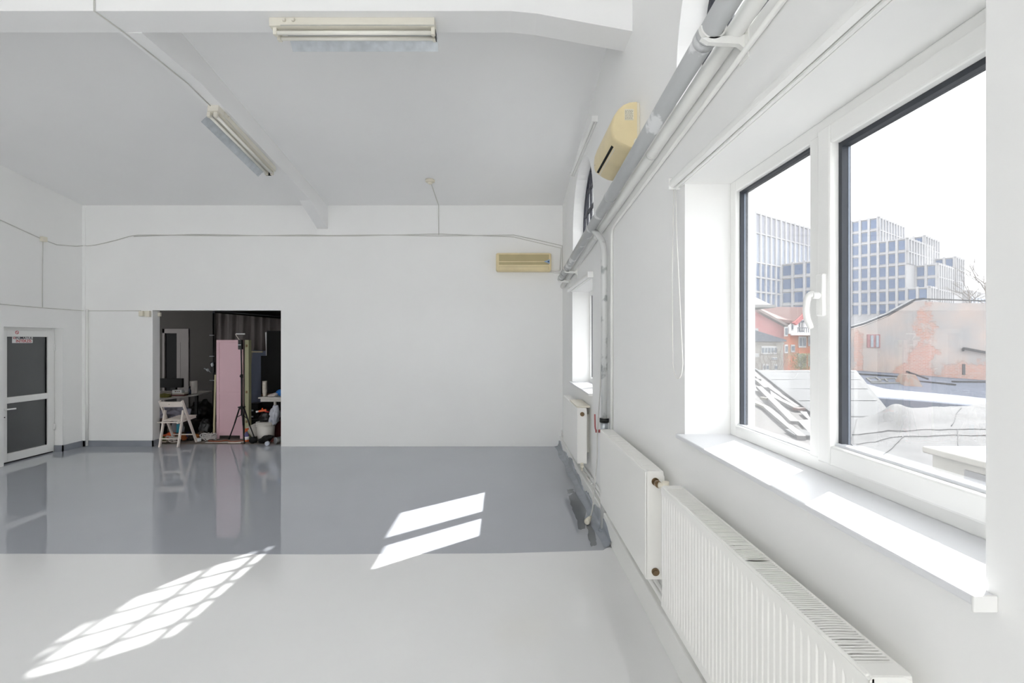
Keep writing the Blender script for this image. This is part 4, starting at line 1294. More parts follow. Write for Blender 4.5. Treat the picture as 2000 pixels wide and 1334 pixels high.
COLS = [((150, 84, 40), 'rust orange'), ((44, 46, 78), 'navy blue'), ((112, 62, 40), 'brown'), ((54, 48, 46), 'charcoal'), ((178, 112, 52), 'amber'), ((70, 62, 58), 'dark grey')]
for k, (c, nm) in enumerate(COLS):
    bm = new(); x = sx(362 + k * 5.2, 8.7); y = 8.66 + 0.06 * (k % 3)
    blob(bm, (x, y, 0.055 + 0.02 * (k % 2)), (0.055, 0.06, 0.05 + 0.02 * (k % 2)), 50 + k, 0.5, 3)
    single('rag', bm, mat(nm + ' rag', c, 0.9, var=0.25, vscale=25), nm + ' rag in the heap behind the folding chair', 'rag')
# crumpled white strapping
bm = new()
for k in range(16):
    c = Vector((sx(405, 8.65), 8.68, 0.0))
    pts = []
    ph = rr.uniform(0, 6)
    for i in range(9):
        a = ph + i * 0.55
        rad = 0.07 + 0.05 * math.sin(i * 1.3 + k)
        pts.append(c + Vector((rad * math.cos(a) * 1.25, rad * math.sin(a) * 0.7, 0.012 + 0.11 * abs(math.sin(i * 0.7 + k * 0.9)) * (1 - 0.3 * (k % 3)))))
    tube(bm, spline(pts, 3), 0.0075, n=5)
single('strapping_heap', bm, mat('white strapping', (206, 202, 200), 0.7), 'tangled heap of white strapping left of the pink screen', 'strapping')
# bags of dark stuff behind, dark mass
for k, (px, py, Y, s, lab) in enumerate(((394, 812, 10.0, (0.24, 0.2, 0.28), 'black rubbish bag behind the white strapping heap'), (374, 826, 9.72, (0.15, 0.12, 0.16), 'black rubbish bag behind the folding chair seat'), (402, 838, 9.02, (0.11, 0.10, 0.16), 'small black bag next to the dark clamp pole'))):
    bm = new(); blob(bm, (sx(px, Y), Y, s[2] * 0.95), s, 70 + k, 0.35, 4)
    single('rubbish_bag', bm, mat('black bag film', (16, 16, 19), 0.35, var=0.2, bump=0.4, bscale=18), lab, 'bag')
# extension leads on the floor
bm = new(); tube(bm, spline([(sx(406, 8.55), 8.56, 0.012), (sx(425, 8.5), 8.52, 0.012), (sx(440, 8.56), 8.60, 0.012), (sx(452, 8.5), 8.5, 0.012), (sx(470, 8.58), 8.55, 0.012), (sx(482, 8.6), 8.60, 0.012)], 6), 0.012, n=8)
single('extension_lead', bm, mat('rust red lead', (152, 84, 60), 0.6), 'rust red lead lying in front of the pink screen', 'lead')
bm = new(); tube(bm, spline([(sx(400, 8.42), 8.44, 0.01), (sx(425, 8.42), 8.44, 0.01), (sx(450, 8.44), 8.46, 0.01), (sx(470, 8.42), 8.42, 0.01), (sx(448, 8.44), 8.41, 0.01), (sx(476, 8.48), 8.50, 0.01)], 6), 0.008, n=8)
single('extension_lead', bm, mat('white cord', (206, 198, 192), 0.8), 'white lead lying in front of the pink screen', 'lead')

# right worktable
YR = 8.9
t = thing('trestle_table', (sx(545, YR), 9.15, 0), 'white trestle table at the right of the dark doorway', 'table')
bx = sx(504, YR)
bm = new(); box(bm, bx, bx + 1.1, YR, YR + 0.6, sz(776, YR) - 0.025, sz(776, YR), 0.003); part('tabletop', bm, TABW, t)
TR = sz(776, YR)
bm = new(); box(bm, bx + 0.03, bx + 1.07, YR + 0.03, YR + 0.05, TR - 0.085, TR - 0.025, 0.002); part('apron', bm, TABW, t)
for x in (bx + 0.28, bx + 0.95):
    for y in (YR + 0.08, YR + 0.5):
        bm = new(); bar(bm, (x, y, TR - 0.03), (x - 0.02, y, 0), 0.04, 0.04, up=(0, 1, 0)); part('leg', bm, TABW, t)
CUPM = mat('paper cups', (222, 214, 202), 0.7, var=0.02)
for k in range(7):
    bm = new()
    z = TR + 0.001 + 0.032 * k if k < 4 else TR + 0.001 + 0.032 * k
    lathe(bm, [(0.029, 0), (0.0405, 0.088), (0.0425, 0.092), (0.0405, 0.095), (0.038, 0.088), (0.027, 0.004)], (sx(517, YR + 0.12), YR + 0.12, z), 18)
    CUPL = ['bottom', 'second from bottom', 'third from bottom', 'middle', 'third from top', 'second from top', 'topmost']
    single('paper_cup', bm, CUPM, CUPL[k] + ' paper cup in the tall white stack on the trestle table', 'cup', group='stacked paper cups on the trestle table', smooth=False)
bm = new(); blob(bm, (sx(546, YR + 0.12), YR + 0.14, TR + 0.072), (0.07, 0.06, 0.06), 81, 0.2, 3)
single('blue_bag', bm, mat('bright blue plastic', (30, 110, 190), 0.4, var=0.1), 'bright blue plastic bag at the doorway edge on the trestle table', 'bag')
bm = new(); blob(bm, (sx(534, YR + 0.1), YR + 0.1, TR + 0.03), (0.10, 0.05, 0.035), 83, 0.4, 3, rot=(0, -0.25, 0))
single('tissue_packet', bm, mat('crumpled white film', (200, 192, 188), 0.5, var=0.1, vscale=20), 'crumpled white packet between cups and blue bag', 'packet')
bm = new(); box(bm, bx - 0.06, bx + 0.12, YR + 0.25, YR + 0.5, TR, TR + 0.02)
single('wood_board', bm, mat('brown board', (112, 76, 48), 0.7, var=0.1), 'brown board behind the cup stack on the trestle table', 'board')
# bucket with bag
YU = 8.62
t = thing('bucket', (sx(520, YU), YU, 0), 'large white plastic bucket stuffed with bags at the right of the doorway', 'bucket')
BUCK = mat('white bucket plastic', (214, 210, 204), 0.45, var=0.05, vscale=6)
bxc = sx(519.5, YU); bh = 0.345
bm = new(); lathe(bm, [(0.125, 0), (0.130, 0.004), (0.155, bh), (0.150, bh), (0.126, 0.012)], (bxc, YU, 0.0), 32); part('pail', bm, BUCK, t)
for z in (0.345, 0.315, 0.285):
    bm = new(); lathe(bm, [(0.152 , 0.0), (0.163, 0.002), (0.163, 0.012), (0.152, 0.014)], (bxc, YU, z - 0.014), 32); part('rim', bm, BUCK, t)
bm = new(); blob(bm, (bxc + 0.02, YU + 0.02, bh + 0.06), (0.13, 0.11, 0.12), 91, 0.35, 4)
single('black_bag', bm, mat('black bag film', (16, 16, 19), 0.35), 'black plastic bag bulging out of the white bucket', 'bag')
bm = new(); blob(bm, (bxc + 0.155, YU - 0.01, bh + 0.10), (0.085, 0.10, 0.19), 93, 0.35, 4, rot=(0, 0.15, 0))
single('carrier_bag', bm, mat('translucent carrier film', (190, 192, 202), 0.35, var=0.1, vscale=14, bump=0.4, bscale=14), 'pale carrier bag hanging over the rim of the white bucket', 'bag')
t = thing('spray_gun', (bxc, YU - 0.06, bh + 0.14), 'orange trigger sprayer with a red lever on the bucket', 'sprayer')
bm = new(); z = bh + 0.195
bar(bm, (bxc - 0.075, YU - 0.11, z), (bxc + 0.045, YU - 0.08, z + 0.02), 0.028, 0.034, bev=0.006)
bar(bm, (bxc - 0.02, YU - 0.09, z + 0.01), (bxc - 0.02, YU - 0.09, z + 0.055), 0.02, 0.02, bev=0.004); part('body', bm, mat('orange sprayer', (228, 98, 44), 0.4), t)
bm = new(); bar(bm, (bxc + 0.03, YU - 0.10, z - 0.005), (bxc + 0.10, YU - 0.10, z - 0.012), 0.015, 0.018, bev=0.004); part('lever', bm, mat('red lever', (178, 44, 38), 0.4), t)
bm = new(); cyl(bm, (bxc - 0.075, YU - 0.11, z), (bxc - 0.115, YU - 0.12, z - 0.008), 0.014, 0.016, n=12); part('nozzle', bm, SIGNW, t)
# smaller bucket lying behind
t = thing('small_bucket', (sx(498, 8.9), 8.9, 0), 'smaller white bucket leaning behind the light stand leg', 'bucket')
bm = new(); lathe(bm, [(0.09, 0), (0.10, 0.01), (0.115, 0.22), (0.111, 0.22), (0.092, 0.02)], (0, 0, 0), 24)
bm.transform(Matrix.Translation((sx(503, 8.9), 8.92, 0.035)) @ Matrix.Rotation(math.radians(-28), 4, 'Y')); part('pail', bm, BUCK, t)
bm = new(); lathe(bm, [(0.113, 0.20), (0.121, 0.202), (0.121, 0.216), (0.113, 0.218)], (0, 0, 0), 24)
bm.transform(Matrix.Translation((sx(503, 8.9), 8.92, 0.035)) @ Matrix.Rotation(math.radians(-28), 4, 'Y')); part('rim', bm, BUCK, t)
# cleaner bottle
t = thing('spray_bottle', (sx(484, 8.6), 8.6, 0), 'cleaner spray bottle with orange trigger and label by the stand foot', 'bottle')
cx_ = sx(484, 8.6)
bm = new(); lathe(bm, [(0.036, 0), (0.04, 0.006), (0.04, 0.10), (0.033, 0.135), (0.014, 0.165), (0.014, 0.18)], (cx_, 8.56, 0), 20); part('body', bm, mat('violet blue bottle', (96, 90, 140), 0.35), t)
bm = new(); lathe(bm, [(0.0395, 0), (0.0408, 0.001), (0.0408, 0.03), (0.0395, 0.031)], (cx_, 8.56, 0.004), 20); part('label_band', bm, mat('orange label', (226, 110, 50), 0.5), t)
bm = new(); lathe(bm, [(0.0395, 0), (0.0408, 0.001), (0.0408, 0.055), (0.0395, 0.056)], (cx_, 8.56, 0.036), 20); part('label', bm, SIGNW, t)
bm = new(); cyl(bm, (cx_, 8.56, 0.18), (cx_, 8.56, 0.205), 0.017, n=12); bar(bm, (cx_ - 0.025, 8.56, 0.215), (cx_ + 0.035, 8.56, 0.225), 0.024, 0.03, bev=0.006); bar(bm, (cx_ - 0.015, 8.56, 0.205), (cx_ - 0.028, 8.56, 0.165), 0.014, 0.01); part('trigger_head', bm, mat('orange sprayer', (228, 98, 44), 0.4), t)
# black cloth and shoe like roll in front of the bucket
bm = new(); blob(bm, (sx(519, 8.45), 8.45, 0.065), (0.13, 0.06, 0.06), 101, 0.3, 4, rot=(0, -0.35, 0))
single('black_cloth', bm, mat('black cloth', (24, 23, 24), 0.9, var=0.2), 'black cloth lying against the foot of the white bucket', 'cloth')
bm = new(); blob(bm, (sx(494, 8.42), 8.42, 0.055), (0.07, 0.05, 0.052), 103, 0.3, 3)
single('sandbag', bm, mat('black canvas', (18, 18, 20), 0.8), 'black sandbag on the foot of the light stand', 'sandbag')
t = thing('tape_roll', (sx(522, 8.2), 8.24, 0), 'small white tape roll lying on the doorway threshold', 'tape')
bm = new(); lathe(bm, [(0.024, -0.02), (0.036, -0.02), (0.036, 0.02), (0.024, 0.02), (0.024, -0.019)], (sx(522, 8.24), 8.24, 0.036), 24, axis='Y'); part('tape', bm, mat('pale blue tape', (196, 202, 214), 0.5), t)
bm = new(); lathe(bm, [(0.018, -0.018), (0.024, -0.018), (0.024, 0.018), (0.018, 0.018), (0.018, -0.017)], (sx(522, 8.24), 8.24, 0.036), 24, axis='Y'); part('core', bm, mat('grey core', (110, 112, 124), 0.6), t)
bm = new(); blob(bm, (sx(534, 8.5), 8.5, 0.042), (0.05, 0.045, 0.042), 105, 0.15, 3)
single('red_ball', bm, mat('dark red rubber', (112, 44, 40), 0.5, rgb2=(190, 170, 160), thr=(0.58, 0.62), vscale=10), 'dark red ball beside the white bucket', 'ball')
t = thing('metal_tin', (sx(545, 8.45), 8.45, 0), 'dull metal tin lying on its side at the right doorway edge', 'tin')
bm = new(); cyl(bm, (sx(539, 8.4), 8.38, 0.055), (sx(552, 8.5), 8.50, 0.055), 0.054, n=20); part('drum', bm, mat('dull tin', (118, 118, 116), 0.4, metal=0.6, var=0.15), t)
bm = new(); cyl(bm, (sx(538.6, 8.4), 8.376, 0.055), (sx(539.4, 8.4), 8.385, 0.055), 0.057, n=20); part('rim', bm, GALV2, t)
bm = new(); box(bm, sx(540, 9.0), sx(566, 9.0), 8.9, 9.2, 0, 0.30, 0.01)
single('red_crate', bm, mat('dark red crate', (84, 22, 26), 0.6), 'dark red crate under the trestle table', 'crate')
bm = new(); box(bm, sx(487, 9.15), sx(512, 9.15), 9.15, 9.4, 0, sz(820, 9.15), 0.01)
single('black_crate', bm, mat('black crate', (30, 29, 30), 0.6), 'dark grey crate behind the white buckets', 'crate')
for k, (px0, px1, pt, Y, lab) in enumerate(((486, 504, 788, 9.45, 'black equipment case behind the cup stack'), (508, 530, 800, 9.50, 'black equipment case in the shade under the trestle table'))):
    t = thing('equipment_case', (sx((px0 + px1) / 2, Y), Y + 0.2, 0), lab, 'case')
    bm = new(); box(bm, sx(px0, Y), sx(px1, Y), Y, Y + 0.20, 0, sz(pt, Y), 0.012); part('shell', bm, BLACK, t)
    for dz in (0.12, 0.24):
        bm = new(); box(bm, sx(px0, Y) + 0.05, sx(px0, Y) + 0.09, Y - 0.012, Y, sz(pt, Y) - dz - 0.03, sz(pt, Y) - dz, 0.004); part('latch', bm, GALV2, t)
# leaning panels
YQ = 10.05
bm = new(); obox(bm, (sx(501, YQ), YQ + 0.05, sz(720, YQ) - 0.35), (0.36, 0.025, 1.45), (math.radians(-8), math.radians(3), 0), 0.003)
t = single('slate_board', bm, mat('slate blue panel', (98, 106, 128), 0.5, var=0.03), 'slate blue board leaning behind the pink screen', 'board')
bm = new(); bar(bm, (sx(492.5, YQ) - 0.06, YQ - 0.12, 0.0), (sx(491, YQ), YQ - 0.06, sz(686, YQ)), 0.03, 0.05); bar(bm, (sx(491, YQ) - 0.02, YQ - 0.06, sz(687, YQ)), (sx(516, YQ), YQ - 0.06, sz(687, YQ)), 0.03, 0.025)
single('timber_frame', bm, mat('cream timber', (196, 186, 150), 0.6), 'cream timber frame around the slate blue board', 'frame')
bm = new(); box(bm, sx(522, 9.75), sx(575, 9.75), 9.72, 9.78, 0.0, sz(646, 9.75), 0.003)
single('black_flat', bm, BLACKM, 'tall black flat standing at the right of the doorway', 'panel')
bm = new(); box(bm, sx(510, 9.85), sx(530, 9.85), 9.84, 9.88, 0.0, sz(695, 9.85), 0.003)
single('black_flat', bm, BLACKM, 'shorter black flat behind the tall one', 'panel')
bm = new(); prism(bm, [(sx(517.5, 9.84), sz(649, 9.84)), (sx(522, 9.84), sz(649, 9.84)), (sx(521, 9.84), sz(694.5, 9.84)), (sx(519.5, 9.84), sz(694.5, 9.84))], 'Y', 9.845, 9.87)
single('white_reflector', bm, SIGNW, 'narrow white reflector card beside the tall black flat', 'reflector')

# ------------------------------------------------------------------ outside: rooftops, old wall, houses, offices
_mat = mat
def mat(name, rgb, *a, **k):
    # the colours of the town outside are all dimmed alike to balance the exposure
    q = 0.96
    if name in MATS: return MATS[name]
    if k.get('rgb2') is not None: k['rgb2'] = tuple(v * q for v in k['rgb2'])
    return _mat(name, tuple(v * q for v in rgb), *a, **k)

FELT = mat('grey roofing felt', (55, 55, 56), 0.9, var=0.10, vscale=1.5, bump=0.5, bscale=2.5)
FELT2 = mat('pale roofing felt', (57, 58, 60), 0.9, var=0.07, vscale=0.8, bump=0.3, bscale=3)
FELT3 = mat('worn brown roofing felt', (55, 51, 49), 0.9, var=0.12, vscale=2.5, bump=0.5, bscale=4)
SEAM = mat('felt seam', (36, 36, 39), 0.9)
PLANK = mat('weathered timber', (78, 75, 73), 0.85, var=0.1, vscale=12)
WSHEET = mat('white sheet', (128, 128, 127), 0.7, var=0.03)

# ground far below, so that nothing floats
GROUND = mat('courtyard ground', (90, 88, 84), 0.95, var=0.1, vscale=0.3)
bm = new(); box(bm, XO + 0.3, 320, -60, 360, -9.2, -9.0); struct('ground', bm, GROUND, 'ground of the courtyards outside')

# roof sloping away in the middle distance
def roof_patch(name, corners, nu, nv, hfun, m, label, base=-9.0):
    """a solid roof: corners near-left, near-right, far-right, far-left; hfun(u, v) lifts the felt"""
    A, B, C, D = [Vector(c) for c in corners]
    bm = new()
    g = []
    for j in range(nv + 1):
        v = j / nv
        row = []
        for i in range(nu + 1):
            u = i / nu
            p = A * (1 - u) * (1 - v) + B * u * (1 - v) + C * u * v + D * (1 - u) * v
            p.z += hfun(u, v, p)
            row.append(bm.verts.new(p))
        g.append(row)
    for j in range(nv):
        for i in range(nu):
            f = bm.faces.new((g[j][i], g[j][i + 1], g[j + 1][i + 1], g[j + 1][i])); f.smooth = True
    rim = [g[0][i] for i in range(nu + 1)] + [g[j][nu] for j in range(1, nv + 1)] + [g[nv][i] for i in range(nu - 1, -1, -1)] + [g[j][0] for j in range(nv - 1, 0, -1)]
    low = [bm.verts.new((v.co.x, v.co.y, base)) for v in rim]
    n = len(rim)
    for i in range(n):
        j = (i + 1) % n
        bm.faces.new((rim[i], rim[j], low[j], low[i]))
    bm.faces.new(low)
    return bm, g
from mathutils import noise as mnoise
def wr(p, s, a): return a * (mnoise.noise(Vector((p.x * s, p.y * s, 0.3))) + 0.5 * mnoise.noise(Vector((p.x * s * 2.7, p.y * s * 2.7, 1.3))))

t = thing('far_roof', (14, 15, -9), 'pale flat felt roof in the middle distance outside the window', 'roof')
def zA(y): return -0.42 + 0.0754 * (y - 7)
bm, g = roof_patch('roof', [(3.2, 7.0, zA(7)), (6.5, 7.0, zA(7)), (14.46, 20.0, zA(20)), (6.5, 20.0, zA(20))], 30, 24, lambda u, v, p: wr(p, 0.5, 0.02), FELT2, '')
part('roof_felt', bm, FELT2, t)
for k in range(1, 7):
    y = 8 + k * 1.9
    bm = new(); bar(bm, (3.4 + 0.25 * (y - 7), y, zA(y) + 0.01), (6.4 + (y - 7) * 0.61, y, zA(y) + 0.006), 0.05, 0.006); part('felt_seam', bm, FELT2, t)

# shaded strip of roof and lean-to before the old wall
t = thing('shaded_roof', (24, 25, -9), 'blue grey roof strip at the foot of the old brick wall', 'roof')
SHADEBLUEF = mat('blue grey felt', (104, 110, 124), 0.85, var=0.06, vscale=0.8)  # the blue cast of the shade is put into this felt colour
bm, g = roof_patch('r', [at(1640, 772, 24), at(1990, 800, 24), at(1990, 748, 29.5), at(1640, 721, 29.5)], 14, 10, lambda u, v, p: wr(p, 0.3, 0.03), SHADEBLUEF, '')
part('roof_felt', bm, SHADEBLUEF, t)
bm, g = roof_patch('r', [at(1990, 800, 24), at(2600, 850, 24), at(2600, 790, 29.5), at(1990, 748, 29.5)], 14, 10, lambda u, v, p: wr(p, 0.3, 0.03), SHADEBLUEF, '')
part('roof_felt', bm, SHADEBLUEF, t)
def onS(px, py, lift=0.0):
    # where the ray through a pixel meets the strip
    u = (px - 1640) / 350.0
    y0, y1 = 772 + 28 * u, 721 + 27 * u
    w = (y0 - py) / (y0 - y1)
    p = at(px, py, 1.0 / (1 / 24.0 + (1 / 29.5 - 1 / 24.0) * w))
    p.z += lift
    return p
for (a, b) in (((1665, 731), (1765, 738)), ((1780, 745), (1866, 753)), ((1770, 727), (1812, 742)), ((1860, 747), (1940, 748))):
    bm = new(); bar(bm, onS(*a, 0.05), onS(*b, 0.05), 0.1, 0.09); part('roof_edge', bm, SEAM, t)
t2 = thing('old_window_frames', tuple(onS(1725, 746)), 'old white window frames lying in a row on the shaded roof', 'frame')
for (a, b) in (((1693, 740), (1710, 738)), ((1710, 738), (1720, 745)), ((1720, 745), (1702, 747)), ((1702, 747), (1693, 740)), ((1718, 742), (1748, 740)), ((1748, 740), (1758, 747)), ((1702, 749), (1756, 749)), ((1728, 741), (1733, 746))):
    bm = new(); bar(bm, onS(*a, 0.035), onS(*b, 0.035), 0.10, 0.08); part('frame_bar', bm, WSHEET, t2)
# chimney stub: a tapering block
cb_ = onS(1777, 752)
bm = new()
A = [bm.verts.new((cb_.x + dx, cb_.y + dy, cb_.z - 0.15)) for (dx, dy) in ((-0.55, -0.25), (0.55, -0.25), (0.65, 0.7), (-0.45, 0.7))]
B = [bm.verts.new((cb_.x + dx, cb_.y + dy, cb_.z + 0.58)) for (dx, dy) in ((-0.28, -0.1), (0.22, -0.1), (0.30, 0.5), (-0.2, 0.5))]
for i in range(4):
    j = (i + 1) % 4
    bm.faces.new((A[i], A[j], B[j], B[i]))
bm.faces.new(list(reversed(A))); bm.faces.new(B)
single('chimney_stub', bm, mat('rendered brick stub', (150, 120, 104), 0.9, rgb2=(150, 136, 126), thr=(0.45, 0.55), vscale=3), 'short rendered chimney stub on the shaded roof', 'chimney')

# bright strip and hump, then the near wrinkled roof
t = thing('near_roof', (9, 9, -9), 'wrinkled grey felt roof filling the right pane of the window', 'roof')
NA, NB, NC, ND = Vector((1.9, 3.1, -0.12)), Vector((8.5, 3.1, -0.35)), at(1990, 778, 15.0), at(1672, 815, 9.6)
def hN(u, v, p):
    h = wr(p, 0.9, 0.03) + wr(p, 3.5, 0.012)
    h += 0.26 * math.exp(-((u - 0.16) ** 2) / 0.004 - ((v - 0.93) ** 2) / 0.012)          # hump in the felt
    h += 0.035 * math.sin(9 * u + 5 * v) * v
    h -= 0.04 * math.exp(-((v - 0.72 - 0.1 * math.sin(u * 4)) ** 2) / 0.0012)             # gutter line
    return h
bm, g = roof_patch('r', [NA, NB, NC, ND], 90, 80, hN, FELT, '')
part('roof_felt', bm, FELT, t)
bm, g = roof_patch('r', [NB, NB + Vector((16, 0, -0.5)), NC + Vector((18, 0, -0.5)), NC], 20, 12, lambda u, v, p: wr(p, 0.9, 0.03), FELT, '')
part('roof_felt', bm, FELT, t)
def np_(u, v):
    p = NA * (1 - u) * (1 - v) + NB * u * (1 - v) + NC * u * v + ND * (1 - u) * v
    p.z += hN(u, v, p) + 0.012
    return p
SEAM2 = mat('felt lap shadow', (44, 44, 46), 0.9)  # dark grey for the lap seams of the felt
SEAMS = [[(0.0, 0.80), (0.12, 0.80), (0.3, 0.74), (0.5, 0.69), (0.75, 0.66), (1.0, 0.64)],
         [(0.0, 0.72), (0.15, 0.735), (0.3, 0.69), (0.5, 0.64), (0.75, 0.60), (1.0, 0.58)],
         [(0.02, 0.45), (0.10, 0.60), (0.17, 0.73)], [(0.30, 0.50), (0.33, 0.62), (0.37, 0.72)],
         [(0.42, 0.48), (0.46, 0.58), (0.50, 0.66)], [(0.56, 0.35), (0.62, 0.48), (0.70, 0.60)],
         [(0.0, 0.22), (0.15, 0.20), (0.3, 0.16), (0.5, 0.12)], [(0.36, 0.76), (0.44, 0.88), (0.52, 0.97)],
         [(0.7, 0.3), (0.78, 0.42), (0.86, 0.55)]]
for s in SEAMS:
    bm = new(); pts = []
    for a, b in zip(s[:-1], s[1:]):
        for k in range(6):
            q = k / 6
            pts.append(np_(a[0] + (b[0] - a[0]) * q, a[1] + (b[1] - a[1]) * q))
    pts.append(np_(*s[-1]))
    tube(bm, pts, 0.007, n=5); part('felt_seam', bm, SEAM2, t)

# debris roof on the left pane
t = thing('debris_roof', (4, 12, -9), 'worn brown felt roof strewn with planks in the left pane', 'roof')
def zD(y): return 0.29 + 0.0433 * (y - 9)
bm, g = roof_patch('r', [(1.8, 5.2, zD(5.2)), (4.35, 5.2, zD(5.2)), (9.28, 18, zD(18)), (1.8, 18, zD(18))], 24, 40, lambda u, v, p: wr(p, 1.2, 0.015), FELT3, '')
part('roof_felt', bm, FELT3, t)
bm = new(); bar(bm, (4.36, 5.2, zD(5.2) + 0.03), (9.30, 18, zD(18) + 0.03), 0.06, 0.07); part('roof_edge', bm, SEAM, t)
bm = new(); bar(bm, (9.30, 18, zD(18) + 0.03), (1.9, 18, zD(18) + 0.03), 0.06, 0.07); part('roof_edge', bm, SEAM, t)
def onD(px, py, lift=0.0):
    # where the ray through a pixel meets the debris roof
    k = (py - CY) / FPX
    Y = (CAMH - 0.29 + 0.0433 * 9) / (k + 0.0433)
    p = at(px, py, Y); p.z += lift
    return p
def debris(name, a, b, w, h, m, label, cat, lift=0.04):
    bm = new(); bar(bm, onD(a[0], a[1], lift), onD(b[0], b[1], lift), w, h)
    return single(name, bm, m, label, cat)
debris('plank', (1482, 763), (1552, 836), 0.13, 0.06, PLANK, 'long weathered plank across the middle of the debris roof', 'plank', 0.09)
debris('plank', (1466, 787), (1497, 801), 0.10, 0.05, mat('pale timber', (96, 92, 80), 0.8), 'short pale plank at the left edge of the debris roof', 'plank', 0.05)
debris('plank', (1497, 801), (1566, 860), 0.12, 0.06, PLANK, 'weathered plank running to the window along the debris roof', 'plank', 0.04)
debris('plank', (1500, 760), (1558, 801), 0.08, 0.05, PLANK, 'thin plank beside the upper edge of the debris roof', 'plank', 0.06)
debris('plank', (1517, 783), (1556, 803), 0.12, 0.06, PLANK, 'short plank lying beneath the red tinged board', 'plank', 0.05)
debris('plank', (1476, 745), (1496, 763), 0.09, 0.06, PLANK, 'short dark plank near the far corner of the debris roof', 'plank', 0.06)
debris('plank', (1486, 786), (1499, 788), 0.09, 0.05, mat('pale timber', (96, 92, 80), 0.8), 'small pale offcut among the planks on the debris roof', 'plank', 0.10)
debris('board', (1553, 804), (1567, 803), 0.14, 0.05, mat('red tinged board', (92, 66, 60), 0.8), 'small red tinged board on the debris roof', 'board', 0.05)
debris('board', (1471, 733), (1484, 745), 0.08, 0.06, PLANK, 'dark board at the far end of the debris roof', 'board', 0.05)
debris('board', (1553, 846), (1572, 858), 0.30, 0.03, FELT, 'grey board by the near tip of the debris roof', 'board', 0.05)
def sheet(pts, label):
    bm = new()
    A = [bm.verts.new(onD(p[0], p[1], 0.05)) for p in pts]
    B = [bm.verts.new(onD(p[0], p[1], 0.03)) for p in pts]
    n = len(pts)
    bm.faces.new(A); bm.faces.new(list(reversed(B)))
    for i in range(n):
        j = (i + 1) % n
        bm.faces.new((A[i], B[i], B[j], A[j]))
    single('metal_sheet', bm, WSHEET, label, 'sheet')
sheet([(1505, 767), (1528, 782), (1513, 782), (1507, 779)], 'small white sheet among the planks on the debris roof')
sheet([(1563, 809), (1575, 809), (1583, 824), (1579, 824)], 'narrow white sheet at the edge of the debris roof')
sheet([(1558, 826), (1600, 824), (1598, 838), (1582, 852)], 'large white sheet at the near tip of the debris roof')

# white box on the near roof
t = thing('ventilation_box', (4.6, 3.9, -0.2), 'white metal ventilation box with a lid just outside the window', 'box')
BOXW = mat('white box paint', (128, 126, 121), 0.6, var=0.08, vscale=5)
bm = new(); box(bm, 3.93, 5.3, 3.3, 4.47, -0.2, 0.74, 0.01); part('body', bm, BOXW, t)
bm = new(); box(bm, 3.88, 5.4, 3.2, 4.52, 0.74, 0.80, 0.012); part('lid', bm, BOXW, t)
bm = new(); box(bm, 3.915, 3.935, 3.35, 4.14, 0.25, 0.68); lv = part('louvre_opening', bm, mat('louvre grey', (92, 92, 94), 0.6), t)
for k in range(4):
    bm = new(); box(bm, 3.905, 3.925, 3.45 + 0.16 * k, 3.47 + 0.16 * k, 0.25, 0.60); part('louvre_bar', bm, BOXW, lv)

